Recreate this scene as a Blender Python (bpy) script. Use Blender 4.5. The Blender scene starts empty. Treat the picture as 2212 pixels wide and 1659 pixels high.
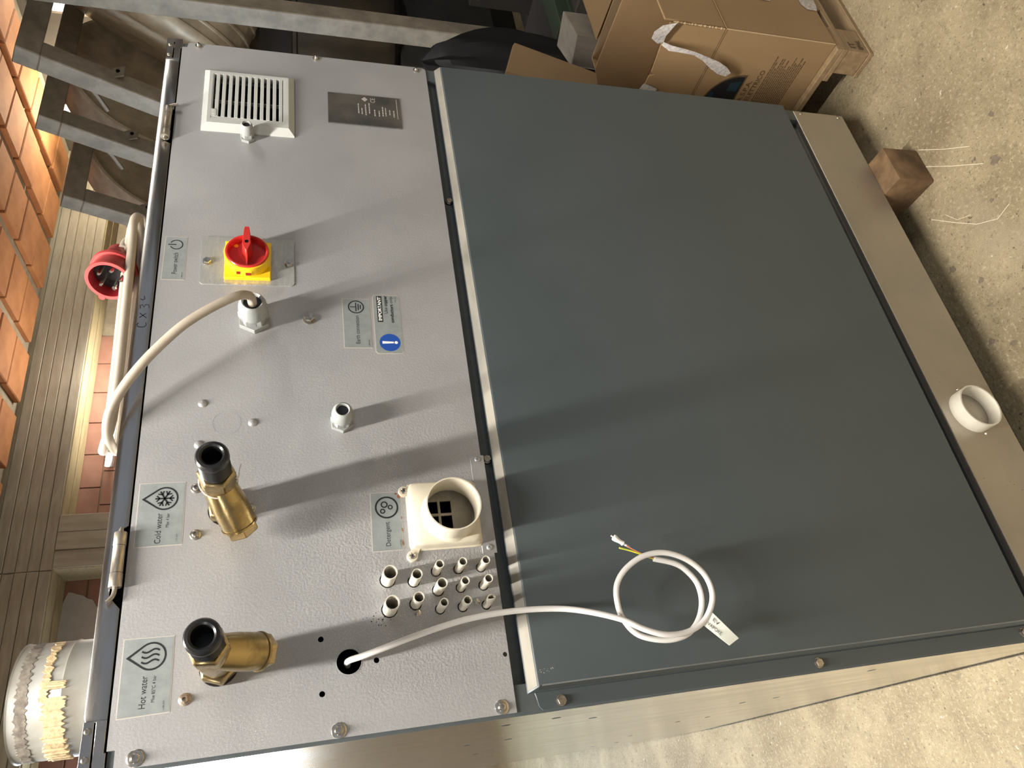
import bpy, bmesh, math, random
from mathutils import Vector, Matrix
random.seed(11)
SC = bpy.context.scene
COL = SC.collection
K = 1.25e-3            # one drawing unit (u) in metres; every length below is in u
PI = math.pi

# ------------------------------------------------------------------ camera
CAM = Vector((-55.4, -680.0, 985.0))
cam_d = bpy.data.cameras.new('camera')
cam = bpy.data.objects.new('camera', cam_d)
COL.objects.link(cam)
RX = Vector((-0.15120745, -0.23573811, -0.95998117))     # picture right (the phone was held sideways)
RY = Vector((-0.86234537, 0.50618930, 0.01152621))       # picture down
RZ = Vector((0.48321503, 0.82957817, -0.27982726))       # view direction
m4 = Matrix((RX, -RY, -RZ)).transposed().to_4x4()
m4.translation = CAM * K
cam.matrix_world = m4
cam_d.sensor_fit = 'HORIZONTAL'
cam_d.sensor_width = 36.0
cam_d.lens = 1565.9 / 2212 * 36
cam_d.clip_start = 0.02
cam_d.clip_end = 200
SC.camera = cam

# ------------------------------------------------------------------ world, exposure
w = bpy.data.worlds.new('world')
SC.world = w
w.use_nodes = True
bg = w.node_tree.nodes['Background']
bg.inputs[0].default_value = (0.80, 0.88, 1.0, 1)
bg.inputs[1].default_value = 0.30
vs = SC.view_settings
vs.view_transform = 'Standard'
vs.look = 'None'
vs.gamma = 1
vs.use_curve_mapping = False
vs.exposure = 0.3

def area(name, loc, sx, sy, power, col, rot=(0, 0, 0)):
    l = bpy.data.lights.new(name, 'AREA')
    l.shape = 'RECTANGLE'
    l.size = sx * K
    l.size_y = sy * K
    l.energy = power
    l.color = col
    o = bpy.data.objects.new(name, l)
    o.location = Vector(loc) * K
    o.rotation_euler = rot
    COL.objects.link(o)
    return o
WARM = (1.0, 0.95, 0.87)
# the long tube lamp hanging above the rear edge of the machine, running away from it
area('tube_light', (-30, -80, 2112), 40, 1500, 134, WARM)
# further tube lamps of the hall
area('hall_light', (2900, -1500, 2112), 1500, 40, 45, WARM)
area('hall_light', (-2600, -1200, 2112), 40, 1500, 70, WARM)
def point(name, loc, power, col, rad=0.06):
    l = bpy.data.lights.new(name, 'POINT')
    l.energy = power
    l.color = col
    l.shadow_soft_size = rad
    o = bpy.data.objects.new(name, l)
    o.location = Vector(loc) * K
    COL.objects.link(o)
    return o
point('lamp_light', (3900, 2780, 2150), 46, (1.0, 0.90, 0.70))
point('lamp_light', (2360, 3250, 1960), 24, (1.0, 0.95, 0.84), 0.15)
area('window_light', (-420, 3470, 1450), 1300, 800, 130, (0.80, 0.89, 1.0), (math.radians(90), 0, 0))

# ------------------------------------------------------------------ mesh helpers
ORG = {}
def V(*a):
    return Vector(a)

class MB:
    def __init__(s):
        s.v = []
        s.f = []
    def add(s, vs_, fs, M=None):
        b = len(s.v)
        for p in vs_:
            p = Vector(p)
            s.v.append(M @ p if M else p)
        s.f += [tuple(i + b for i in f) for f in fs]
        return s
    def box(s, x0, x1, y0, y1, z0, z1, M=None):
        vs_ = [(x0, y0, z0), (x1, y0, z0), (x1, y1, z0), (x0, y1, z0), (x0, y0, z1), (x1, y0, z1), (x1, y1, z1), (x0, y1, z1)]
        return s.add(vs_, [(3, 2, 1, 0), (4, 5, 6, 7), (0, 1, 5, 4), (1, 2, 6, 5), (2, 3, 7, 6), (3, 0, 4, 7)], M)
    def hexa(s, q):      # 8 points, bottom ring then top ring
        return s.add(q, [(3, 2, 1, 0), (4, 5, 6, 7), (0, 1, 5, 4), (1, 2, 6, 5), (2, 3, 7, 6), (3, 0, 4, 7)])
    def prism(s, poly, a, b, plane='xz'):
        n = len(poly)
        mp = {'xz': lambda p, t: (p[0], t, p[1]), 'yz': lambda p, t: (t, p[0], p[1]), 'xy': lambda p, t: (p[0], p[1], t)}[plane]
        vs_ = [mp(p, a) for p in poly] + [mp(p, b) for p in poly]
        fs = [tuple(range(n)), tuple(range(2 * n - 1, n - 1, -1))]
        fs += [(i, i + n, (i + 1) % n + n, (i + 1) % n) for i in range(n)]
        return s.add(vs_, fs)
    def lathe(s, p, axis, prof, n=28, a0=0.0):
        axis = Vector(axis).normalized()
        t = axis.orthogonal().normalized()
        if abs(axis.y) > 0.9:
            t = Vector((1, 0, 0))
        u = axis.cross(t).normalized()
        t = u.cross(axis).normalized()
        p = Vector(p)
        vs_ = []
        fs = []
        for (r, h) in prof:
            for i in range(n):
                a = a0 + 2 * PI * i / n
                vs_.append(p + axis * h + (t * math.cos(a) + u * math.sin(a)) * max(r, 1e-4))
        for j in range(len(prof) - 1):
            for i in range(n):
                k = (i + 1) % n
                fs.append((j * n + i, j * n + k, (j + 1) * n + k, (j + 1) * n + i))
        if prof[0][0] > 0.01 and prof[0] != prof[-1]:
            fs.append(tuple(range(n - 1, -1, -1)))
        if prof[-1][0] > 0.01 and prof[0] != prof[-1]:
            fs.append(tuple((len(prof) - 1) * n + i for i in range(n)))
        return s.add(vs_, fs)
    def pipe(s, p, axis, ro, ri, h0, h1, n=32):      # open tube with wall thickness
        return s.lathe(p, axis, [(ro, h0), (ro, h1), (ri, h1), (ri, h0), (ro, h0)], n)
    def tube(s, pts, r, n=10, closed=False, sub=6):
        pts = [Vector(p) for p in pts]
        m = len(pts)
        path = []
        rng = range(m) if closed else range(m - 1)
        for i in rng:
            g = lambda k: pts[k % m] if closed else pts[min(max(k, 0), m - 1)]
            p0, p1, p2, p3 = g(i - 1), g(i), g(i + 1), g(i + 2)
            for k in range(sub):
                t = k / sub
                path.append(0.5 * ((2 * p1) + (p2 - p0) * t + (2 * p0 - 5 * p1 + 4 * p2 - p3) * t * t + (3 * p1 - p0 - 3 * p2 + p3) * t ** 3))
        if not closed:
            path.append(pts[-1])
        N = len(path)
        nrm = None
        vs_ = []
        fs = []
        for i in range(N):
            d = (path[(i + 1) % N] - path[i - 1]) if closed else (path[min(i + 1, N - 1)] - path[max(i - 1, 0)])
            d = d.normalized()
            nrm = d.orthogonal().normalized() if nrm is None else (nrm - d * nrm.dot(d)).normalized()
            b = d.cross(nrm)
            rr = r(i / (N - 1)) if callable(r) else r
            for k in range(n):
                a = 2 * PI * k / n
                vs_.append(path[i] + (nrm * math.cos(a) + b * math.sin(a)) * rr)
        for i in range(N if closed else N - 1):
            for k in range(n):
                fs.append((i * n + k, i * n + (k + 1) % n, ((i + 1) % N) * n + (k + 1) % n, ((i + 1) % N) * n + k))
        if not closed:
            fs.append(tuple(range(n - 1, -1, -1)))
            fs.append(tuple((N - 1) * n + k for k in range(n)))
        return s.add(vs_, fs)
    def plate(s, outer, holes, y0, y1):      # outline in x,z with holes, thickness y0..y1
        bm = bmesh.new()
        edges = []
        for loop in [outer] + holes:
            vv = [bm.verts.new((p[0], 0, p[1])) for p in loop]
            for i in range(len(vv)):
                edges.append(bm.edges.new((vv[i], vv[(i + 1) % len(vv)])))
        bmesh.ops.triangle_fill(bm, edges=edges, use_beauty=True, use_dissolve=False)
        bm.verts.index_update()
        n = len(bm.verts)
        vs_ = [(v.co.x, y0, v.co.z) for v in bm.verts] + [(v.co.x, y1, v.co.z) for v in bm.verts]
        fs = []
        for f in bm.faces:
            ix = [v.index for v in f.verts]
            fs.append(tuple(ix))
            fs.append(tuple(i + n for i in reversed(ix)))
        b = 0
        for loop in [outer] + holes:
            m = len(loop)
            for i in range(m):
                fs.append((b + i, b + (i + 1) % m, b + (i + 1) % m + n, b + i + n))
            b += m
        bm.free()
        return s.add(vs_, fs)
    def text(s, body, x0, z0, width, cap, y, flip=1, bold=0.0, ux=Vector((1, 0, 0)), uz=Vector((0, 0, 1)), at=None):
        vs_, fs, wd, ht = text_mesh(body, bold)
        o = at if at is not None else Vector((x0, y, z0))
        return s.add([o + ux * (p[0] / wd * width) + uz * (p[1] / ht * cap) for p in vs_], fs)
    def build(s, name, mat, parent=None, at=None, bevel=0, seg=1, sharp=32, kind=None, fixn=True):
        if at is None:
            if parent is not None:
                at = ORG[parent]
            else:
                mn = [min(v[i] for v in s.v) for i in range(3)]
                mx = [max(v[i] for v in s.v) for i in range(3)]
                at = Vector(((mn[0] + mx[0]) / 2, (mn[1] + mx[1]) / 2, mn[2]))
        at = Vector(at)
        me = bpy.data.meshes.new(name)
        me.from_pydata([(v - at) * K for v in s.v], [], s.f)
        bm = bmesh.new()
        bm.from_mesh(me)
        if fixn:
            bmesh.ops.recalc_face_normals(bm, faces=bm.faces[:])
        if bevel:
            ed = [e for e in bm.edges if len(e.link_faces) == 2 and e.calc_face_angle(0) > 0.6]
            bmesh.ops.bevel(bm, geom=ed, offset=bevel * K, segments=seg, profile=0.5, affect='EDGES', clamp_overlap=True)
        for f in bm.faces:
            f.smooth = True
        bm.to_mesh(me)
        bm.free()
        me.set_sharp_from_angle(angle=math.radians(sharp))
        me.materials.append(MAT[mat])
        o = bpy.data.objects.new(name, me)
        COL.objects.link(o)
        o.location = (at - (ORG[parent] if parent else Vector())) * K
        if parent:
            o.parent = parent
        ORG[o] = at
        if kind:
            o['kind'] = kind
        return o

_tc = {}
def text_mesh(body, bold=0.0):
    if (body, bold) in _tc:
        return _tc[(body, bold)]
    cu = bpy.data.curves.new('lettering', 'FONT')
    cu.body = body
    cu.size = 1.0
    cu.offset = bold
    cu.resolution_u = 4
    ob = bpy.data.objects.new('lettering', cu)
    COL.objects.link(ob)
    dg = bpy.context.evaluated_depsgraph_get()
    me = bpy.data.meshes.new_from_object(ob.evaluated_get(dg))
    vs_ = [(v.co.x, v.co.y) for v in me.vertices]
    fs = [tuple(p.vertices) for p in me.polygons]
    x0 = min(v[0] for v in vs_)
    vs_ = [(v[0] - x0, v[1]) for v in vs_]
    wd = max(v[0] for v in vs_)
    bpy.data.objects.remove(ob)
    bpy.data.curves.remove(cu)
    bpy.data.meshes.remove(me)
    _tc[(body, bold)] = (vs_, fs, wd, 0.69)
    return _tc[(body, bold)]

def tag(o, label, cat=None, group=None, kind=None):
    o['label'] = label
    if cat:
        o['category'] = cat
    if group:
        o['group'] = group
    if kind:
        o['kind'] = kind
    return o
def empty(name, at, label, cat, group=None, parent=None):
    o = bpy.data.objects.new(name, None)
    COL.objects.link(o)
    o.empty_display_size = 0.05
    ORG[o] = Vector(at)
    o.location = Vector(at) * K
    return tag(o, label, cat, group)
def dup(o, at, parent=None, name=None):
    c = o.copy()
    COL.objects.link(c)
    at = Vector(at)
    par = parent if parent is not None else o.parent
    c.parent = par
    c.location = (at - (ORG[par] if par else Vector())) * K
    ORG[c] = at
    return c
def circ(x, z, r, n=24):
    return [(x + r * math.cos(2 * PI * i / n), z + r * math.sin(2 * PI * i / n)) for i in range(n)]
def rrect(x0, x1, z0, z1, r, n=5):
    p = []
    for (cx_, cz_, a0) in ((x1 - r, z1 - r, 0), (x0 + r, z1 - r, 90), (x0 + r, z0 + r, 180), (x1 - r, z0 + r, 270)):
        for i in range(n + 1):
            a = math.radians(a0 + 90 * i / n)
            p.append((cx_ + r * math.cos(a), cz_ + r * math.sin(a)))
    return p

# ------------------------------------------------------------------ materials
MAT = {}
def nd(nt, t, **kw):
    n = nt.nodes.new(t)
    for k, v in kw.items():
        setattr(n, k, v)
    return n
def pm(name, c1, c2=None, rough=0.5, metal=0.0, scale=8.0, detail=5.0, stretch=(1, 1, 1), lo=0.35, hi=0.65,
       bump=0.0, bscale=60.0, bstretch=None, spec=0.5, rvar=0.0, spots=None, emit=None, estr=0.0, sss=0.0, trans=0.0, rot=None):
    m = bpy.data.materials.new(name)
    m.use_nodes = True
    nt = m.node_tree
    b = nt.nodes['Principled BSDF']
    b.inputs['Base Color'].default_value = (*c1, 1)
    b.inputs['Roughness'].default_value = rough
    b.inputs['Metallic'].default_value = metal
    b.inputs['Specular IOR Level'].default_value = spec
    L = nt.links.new
    tc = nd(nt, 'ShaderNodeTexCoord')
    col = None
    if c2 is not None or rvar:
        mp = nd(nt, 'ShaderNodeMapping')
        mp.inputs['Scale'].default_value = stretch
        if rot:
            mp.inputs['Rotation'].default_value = rot
        L(tc.outputs['Object'], mp.inputs['Vector'])
        nz = nd(nt, 'ShaderNodeTexNoise')
        nz.inputs['Scale'].default_value = scale
        nz.inputs['Detail'].default_value = detail
        nz.inputs['Roughness'].default_value = 0.6
        L(mp.outputs[0], nz.inputs['Vector'])
        mr = nd(nt, 'ShaderNodeMapRange')
        mr.inputs['From Min'].default_value = lo
        mr.inputs['From Max'].default_value = hi
        L(nz.outputs['Fac'], mr.inputs['Value'])
        if c2 is not None:
            mx = nd(nt, 'ShaderNodeMix', data_type='RGBA')
            mx.inputs['A'].default_value = (*c1, 1)
            mx.inputs['B'].default_value = (*c2, 1)
            L(mr.outputs[0], mx.inputs['Factor'])
            col = mx.outputs['Result']
        if rvar:
            ma = nd(nt, 'ShaderNodeMapRange')
            ma.inputs['To Min'].default_value = rough - rvar
            ma.inputs['To Max'].default_value = rough + rvar
            L(mr.outputs[0], ma.inputs['Value'])
            L(ma.outputs[0], b.inputs['Roughness'])
    if spots:      # (scale, radius, colour)
        for (ss, rad, sc_) in spots:
            vo = nd(nt, 'ShaderNodeTexVoronoi')
            vo.inputs['Scale'].default_value = ss
            L(tc.outputs['Object'], vo.inputs['Vector'])
            nz2 = nd(nt, 'ShaderNodeTexNoise')
            nz2.inputs['Scale'].default_value = ss * 0.35
            L(tc.outputs['Object'], nz2.inputs['Vector'])
            ml = nd(nt, 'ShaderNodeMath', operation='MULTIPLY')
            L(nz2.outputs['Fac'], ml.inputs[0])
            ml.inputs[1].default_value = rad * 2
            lt = nd(nt, 'ShaderNodeMath', operation='SUBTRACT')
            L(ml.outputs[0], lt.inputs[0])
            L(vo.outputs['Distance'], lt.inputs[1])
            sm = nd(nt, 'ShaderNodeMapRange')
            sm.inputs['From Min'].default_value = 0.0
            sm.inputs['From Max'].default_value = 0.08
            L(lt.outputs[0], sm.inputs['Value'])
            mx2 = nd(nt, 'ShaderNodeMix', data_type='RGBA')
            if col is not None:
                L(col, mx2.inputs['A'])
            else:
                mx2.inputs['A'].default_value = (*c1, 1)
            mx2.inputs['B'].default_value = (*sc_, 1)
            L(sm.outputs[0], mx2.inputs['Factor'])
            col = mx2.outputs['Result']
    if col is not None:
        L(col, b.inputs['Base Color'])
    if bump:
        mp2 = nd(nt, 'ShaderNodeMapping')
        mp2.inputs['Scale'].default_value = bstretch or stretch
        if rot:
            mp2.inputs['Rotation'].default_value = rot
        L(tc.outputs['Object'], mp2.inputs['Vector'])
        nb = nd(nt, 'ShaderNodeTexNoise')
        nb.inputs['Scale'].default_value = bscale
        nb.inputs['Detail'].default_value = 4
        L(mp2.outputs[0], nb.inputs['Vector'])
        bp = nd(nt, 'ShaderNodeBump')
        bp.inputs['Strength'].default_value = bump
        bp.inputs['Distance'].default_value = 0.002
        L(nb.outputs['Fac'], bp.inputs['Height'])
        L(bp.outputs[0], b.inputs['Normal'])
    if emit:
        b.inputs['Emission Color'].default_value = (*emit, 1)
        b.inputs['Emission Strength'].default_value = estr
    if sss:
        b.inputs['Subsurface Weight'].default_value = sss
        b.inputs['Subsurface Radius'].default_value = (0.004, 0.003, 0.002)
    if trans:
        b.inputs['Transmission Weight'].default_value = trans
    MAT[name] = m
    return m

pm('dark_paint', (0.060, 0.075, 0.081), (0.069, 0.083, 0.088), rough=0.40, scale=3, spots=[(9, 0.010, (0.30, 0.31, 0.30))], bump=0.04, bscale=500, rvar=0.06)
pm('frame_paint', (0.075, 0.090, 0.095), (0.095, 0.108, 0.110), rough=0.45, scale=40, bump=0.05, bscale=160)
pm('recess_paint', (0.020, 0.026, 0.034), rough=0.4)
pm('stainless', (0.66, 0.64, 0.60), (0.58, 0.56, 0.52), rough=0.20, metal=1, scale=5, stretch=(1, 5, 1), rvar=0.05, bump=0.012, bscale=30, bstretch=(1, 12, 1))
pm('stainless_lid', (0.50, 0.485, 0.47), (0.42, 0.405, 0.39), rough=0.24, metal=1, scale=10, stretch=(1, 1, 6), rvar=0.05, bump=0.02, bscale=90, spots=[(90, 0.03, (0.80, 0.76, 0.68))])
pm('stainless_matt', (0.46, 0.42, 0.36), (0.40, 0.37, 0.32), rough=0.40, metal=0.75, scale=5, rvar=0.06, spots=[(70, 0.07, (0.10, 0.08, 0.06))])
pm('zinc', (0.62, 0.62, 0.58), (0.48, 0.48, 0.45), rough=0.30, metal=0.6, scale=30, stretch=(1, 1, 6), rvar=0.08, bump=0.06, bscale=120)
pm('galvanised', (0.48, 0.48, 0.49), (0.42, 0.42, 0.43), rough=0.42, metal=0.6, scale=60)
pm('bolt_steel', (0.62, 0.58, 0.52), (0.34, 0.29, 0.24), rough=0.30, metal=1, scale=160)
pm('screw_steel', (0.72, 0.69, 0.63), (0.55, 0.50, 0.44), rough=0.25, metal=1, scale=120)
pm('rusty_screw', (0.60, 0.52, 0.42), (0.30, 0.20, 0.12), rough=0.4, metal=0.9, scale=200)
pm('hinge_steel', (0.48, 0.44, 0.38), (0.33, 0.29, 0.24), rough=0.42, metal=0.9, scale=60, stretch=(1, 4, 4))
pm('brass', (0.43, 0.325, 0.155), (0.15, 0.115, 0.065), rough=0.34, metal=1, scale=28, lo=0.42, hi=0.72, rvar=0.10, bump=0.10, bscale=150)
pm('brass_clean', (0.52, 0.40, 0.21), (0.27, 0.205, 0.11), rough=0.30, metal=1, scale=40, bump=0.06, bscale=120)
pm('black_plastic', (0.012, 0.012, 0.013), rough=0.32)
pm('black_void', (0.004, 0.004, 0.005), rough=0.9, spec=0.1)
pm('grey_plastic', (0.31, 0.32, 0.315), rough=0.38, bump=0.02, bscale=300)
pm('grille_plastic', (0.52, 0.53, 0.51), rough=0.42)
pm('yellow_plastic', (0.90, 0.58, 0.015), rough=0.34)
pm('red_plastic', (0.52, 0.028, 0.022), rough=0.30)
pm('red_dark', (0.30, 0.012, 0.012), rough=0.35)
pm('plug_red', (0.52, 0.060, 0.058), (0.46, 0.048, 0.046), rough=0.40, scale=30)
pm('plug_body', (0.30, 0.036, 0.033), rough=0.42)
pm('plug_inner', (0.22, 0.010, 0.014), rough=0.4)
pm('white_plastic', (0.70, 0.655, 0.54), (0.64, 0.58, 0.455), rough=0.40, scale=18, sss=0.25)
pm('tube_plastic', (0.72, 0.69, 0.62), (0.66, 0.62, 0.53), rough=0.42, scale=30, sss=0.2)
pm('drain_plastic', (0.70, 0.66, 0.56), (0.62, 0.57, 0.47), rough=0.42, scale=24)
pm('grate_plastic', (0.55, 0.50, 0.40), (0.40, 0.36, 0.28), rough=0.55, scale=60)
pm('cable_grey', (0.44, 0.38, 0.31), (0.38, 0.325, 0.26), rough=0.50, scale=30)
pm('cable_white', (0.72, 0.70, 0.68), rough=0.42)
pm('label_silver', (0.36, 0.39, 0.39), (0.30, 0.33, 0.33), rough=0.42, metal=0.35, scale=70)
pm('label_edge', (0.58, 0.54, 0.48), rough=0.5, metal=0.3)
pm('rust', (0.30, 0.12, 0.04), (0.18, 0.07, 0.03), rough=0.8, scale=200)
pm('print_black', (0.012, 0.013, 0.015), rough=0.5)
pm('print_white', (0.85, 0.85, 0.83), rough=0.5)
pm('print_blue', (0.012, 0.070, 0.36), rough=0.45)
pm('marker', (0.02, 0.02, 0.03), rough=0.5)
pm('nameplate_steel', (0.30, 0.275, 0.24), (0.12, 0.12, 0.125), rough=0.24, metal=0.7, scale=12)
pm('nameplate_print', (0.62, 0.58, 0.54), rough=0.4, metal=0.4)
pm('paper_tag', (0.80, 0.82, 0.74), rough=0.55)
pm('wire_green', (0.45, 0.60, 0.06), (0.78, 0.70, 0.05), rough=0.4, scale=300, stretch=(1, 1, 0.2))
pm('wire_blue', (0.05, 0.25, 0.62), rough=0.4)
pm('wire_brown', (0.50, 0.19, 0.09), rough=0.4)
pm('vent_metal', (0.30, 0.30, 0.285), (0.24, 0.225, 0.19), rough=0.42, metal=0.35, scale=14)
pm('vent_dirt', (0.07, 0.055, 0.045), (0.17, 0.15, 0.12), rough=0.8, scale=90)
pm('torn_tape', (0.42, 0.32, 0.18), (0.29, 0.21, 0.115), rough=0.75, scale=120, bump=0.5, bscale=200)
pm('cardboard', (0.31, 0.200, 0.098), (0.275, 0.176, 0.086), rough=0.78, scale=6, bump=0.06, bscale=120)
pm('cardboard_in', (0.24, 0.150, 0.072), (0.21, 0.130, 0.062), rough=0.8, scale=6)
pm('cardboard_edge', (0.46, 0.33, 0.19), rough=0.85)
pm('box_print', (0.10, 0.060, 0.030), rough=0.75)
pm('logo_dark', (0.010, 0.010, 0.012), rough=0.6)
pm('logo_blue', (0.012, 0.035, 0.05), rough=0.6)
pm('tape_clear', (0.62, 0.58, 0.54), (0.38, 0.36, 0.36), rough=0.25, scale=160, bump=0.4, bscale=200)
pm('pallet_wood', (0.34, 0.235, 0.125), (0.24, 0.16, 0.085), rough=0.8, scale=12, stretch=(1, 6, 6), bump=0.2, bscale=60)
pm('old_wood', (0.22, 0.19, 0.155), (0.30, 0.26, 0.21), rough=0.85, scale=9, stretch=(1, 5, 1), bump=0.2, bscale=60)
pm('block_wood', (0.21, 0.125, 0.058), (0.10, 0.058, 0.028), rough=0.8, scale=22, stretch=(1, 1, 1), bump=0.4, bscale=60)
pm('tub_steel', (0.11, 0.092, 0.07), (0.07, 0.06, 0.046), rough=0.32, metal=0.8, scale=6)
pm('drum_steel', (0.64, 0.55, 0.41), (0.40, 0.34, 0.25), rough=0.45, metal=0.35, scale=9, rvar=0.06, bump=0.03, bscale=30)
pm('rack_steel', (0.30, 0.255, 0.195), (0.19, 0.16, 0.12), rough=0.50, metal=0.15, scale=12)
pm('rack_steel_dark', (0.10, 0.095, 0.088), (0.065, 0.06, 0.055), rough=0.5, metal=0.4, scale=12)
pm('green_steel', (0.020, 0.034, 0.018), rough=0.6)
pm('black_sack', (0.004, 0.004, 0.005), rough=0.6, spec=0.25)
pm('clay', (0.42, 0.175, 0.062), (0.31, 0.12, 0.042), rough=0.85, scale=6, bump=0.35, bscale=30, bstretch=(14, 0.4, 1))
pm('clay_dark', (0.22, 0.115, 0.062), (0.28, 0.15, 0.08), rough=0.9, scale=10)
pm('clay_red', (0.30, 0.15, 0.105), (0.24, 0.115, 0.08), rough=0.88, scale=7, bump=0.2, bscale=30, bstretch=(0.4, 1, 14))
pm('mortar', (0.33, 0.27, 0.19), (0.26, 0.21, 0.15), rough=0.9, scale=20)
pm('board_concrete', (0.35, 0.31, 0.24), (0.27, 0.235, 0.175), rough=0.88, scale=5, stretch=(1, 6, 6), bump=0.25, bscale=26, bstretch=(1, 8, 8), spots=[(9, 0.07, (0.07, 0.055, 0.035))])
pm('board_concrete_v', (0.38, 0.335, 0.26), (0.30, 0.265, 0.20), rough=0.88, scale=5, stretch=(6, 6, 1), bump=0.25, bscale=26, bstretch=(8, 8, 1), spots=[(9, 0.06, (0.08, 0.065, 0.045))])
pm('board_yellow', (0.36, 0.285, 0.155), (0.25, 0.19, 0.10), rough=0.85, scale=6, stretch=(1, 9, 9), bump=0.2, bscale=30)
pm('plaster_patch', (0.44, 0.40, 0.36), (0.38, 0.34, 0.30), rough=0.9, scale=12)
pm('shade_board', (0.016, 0.014, 0.012), (0.024, 0.021, 0.018), rough=0.8, scale=6)  # near-black, darkness around the rack put into the colour
pm('dark_wall', (0.10, 0.085, 0.065), (0.07, 0.06, 0.048), rough=0.9, scale=3)
pm('lamp_white', (0.6, 0.6, 0.58), rough=0.5)
pm('lamp_tube', (0.9, 0.9, 0.85), rough=0.5, emit=(1.0, 0.97, 0.86), estr=14)
pm('lamp_bulb', (0.9, 0.9, 0.7), rough=0.5, emit=(1.0, 0.98, 0.66), estr=9)
pm('window_sky', (0.8, 0.9, 1.0), rough=0.5, emit=(0.80, 0.92, 1.0), estr=5)

# upper panel: silver spray paint with dried-on grain around the hose connections
def panel_paint():
    m = bpy.data.materials.new('silver_paint')
    m.use_nodes = True
    nt = m.node_tree
    b = nt.nodes['Principled BSDF']
    L = nt.links.new
    tc = nd(nt, 'ShaderNodeTexCoord')
    sp = nd(nt, 'ShaderNodeSeparateXYZ')
    L(tc.outputs['Object'], sp.inputs[0])
    n1 = nd(nt, 'ShaderNodeTexNoise')
    n1.inputs['Scale'].default_value = 9
    n1.inputs['Detail'].default_value = 6
    L(tc.outputs['Object'], n1.inputs['Vector'])
    mx = nd(nt, 'ShaderNodeMix', data_type='RGBA')
    mx.inputs['A'].default_value = (0.375, 0.372, 0.382, 1)
    mx.inputs['B'].default_value = (0.425, 0.422, 0.430, 1)
    mr = nd(nt, 'ShaderNodeMapRange')
    mr.inputs['From Min'].default_value = 0.35
    mr.inputs['From Max'].default_value = 0.65
    L(n1.outputs['Fac'], mr.inputs['Value'])
    L(mr.outputs[0], mx.inputs['Factor'])
    b.inputs['Metallic'].default_value = 0.35
    # distance from the hose connections (local metres)
    d = nd(nt, 'ShaderNodeVectorMath', operation='DISTANCE')
    L(tc.outputs['Object'], d.inputs[0])
    d.inputs[1].default_value = ((150 - 438) * K, (0 - 575) * K, (855 - 70) * K)
    near = nd(nt, 'ShaderNodeMapRange')
    near.inputs['From Min'].default_value = 0.20
    near.inputs['From Max'].default_value = 0.05
    L(d.outputs['Value'], near.inputs['Value'])
    far = nd(nt, 'ShaderNodeMapRange')
    far.inputs['From Min'].default_value = 0.75
    far.inputs['From Max'].default_value = 0.15
    L(d.outputs['Value'], far.inputs['Value'])
    g = nd(nt, 'ShaderNodeTexNoise')
    g.inputs['Scale'].default_value = 330
    g.inputs['Detail'].default_value = 3
    L(tc.outputs['Object'], g.inputs['Vector'])
    bp = nd(nt, 'ShaderNodeBump')
    bp.inputs['Distance'].default_value = 0.0016
    st = nd(nt, 'ShaderNodeMath', operation='MULTIPLY_ADD')
    L(near.outputs[0], st.inputs[0])
    st.inputs[1].default_value = 0.62
    st.inputs[2].default_value = 0.05
    st2 = nd(nt, 'ShaderNodeMath', operation='MULTIPLY_ADD')
    L(far.outputs[0], st2.inputs[0])
    st2.inputs[1].default_value = 0.16
    L(st.outputs[0], st2.inputs[2])
    L(st2.outputs[0], bp.inputs['Strength'])
    L(g.outputs['Fac'], bp.inputs['Height'])
    L(bp.outputs[0], b.inputs['Normal'])
    sn = nd(nt, 'ShaderNodeTexNoise')
    sn.inputs['Scale'].default_value = 900
    sn.inputs['Detail'].default_value = 2
    L(tc.outputs['Object'], sn.inputs['Vector'])
    big = nd(nt, 'ShaderNodeTexNoise')
    big.inputs['Scale'].default_value = 14
    big.inputs['Detail'].default_value = 5
    L(tc.outputs['Object'], big.inputs['Vector'])
    thr = nd(nt, 'ShaderNodeMath', operation='MULTIPLY_ADD')
    L(far.outputs[0], thr.inputs[0])
    thr.inputs[1].default_value = 0.12
    L(sn.outputs['Fac'], thr.inputs[2])
    thr2 = nd(nt, 'ShaderNodeMath', operation='MULTIPLY_ADD')
    L(big.outputs['Fac'], thr2.inputs[0])
    thr2.inputs[1].default_value = 0.30
    L(thr.outputs[0], thr2.inputs[2])
    spk = nd(nt, 'ShaderNodeMapRange')
    spk.inputs['From Min'].default_value = 0.85
    spk.inputs['From Max'].default_value = 0.98
    L(thr2.outputs[0], spk.inputs['Value'])
    mx3 = nd(nt, 'ShaderNodeMix', data_type='RGBA')
    L(spk.outputs[0], mx3.inputs['Factor'])
    L(mx.outputs['Result'], mx3.inputs['A'])
    mx3.inputs['B'].default_value = (0.60, 0.585, 0.56, 1)
    L(mx3.outputs['Result'], b.inputs['Base Color'])
    rr = nd(nt, 'ShaderNodeMapRange')
    rr.inputs['To Min'].default_value = 0.46
    rr.inputs['To Max'].default_value = 0.34
    L(near.outputs[0], rr.inputs['Value'])
    L(rr.outputs[0], b.inputs['Roughness'])
    MAT['silver_paint'] = m
panel_paint()

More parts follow.
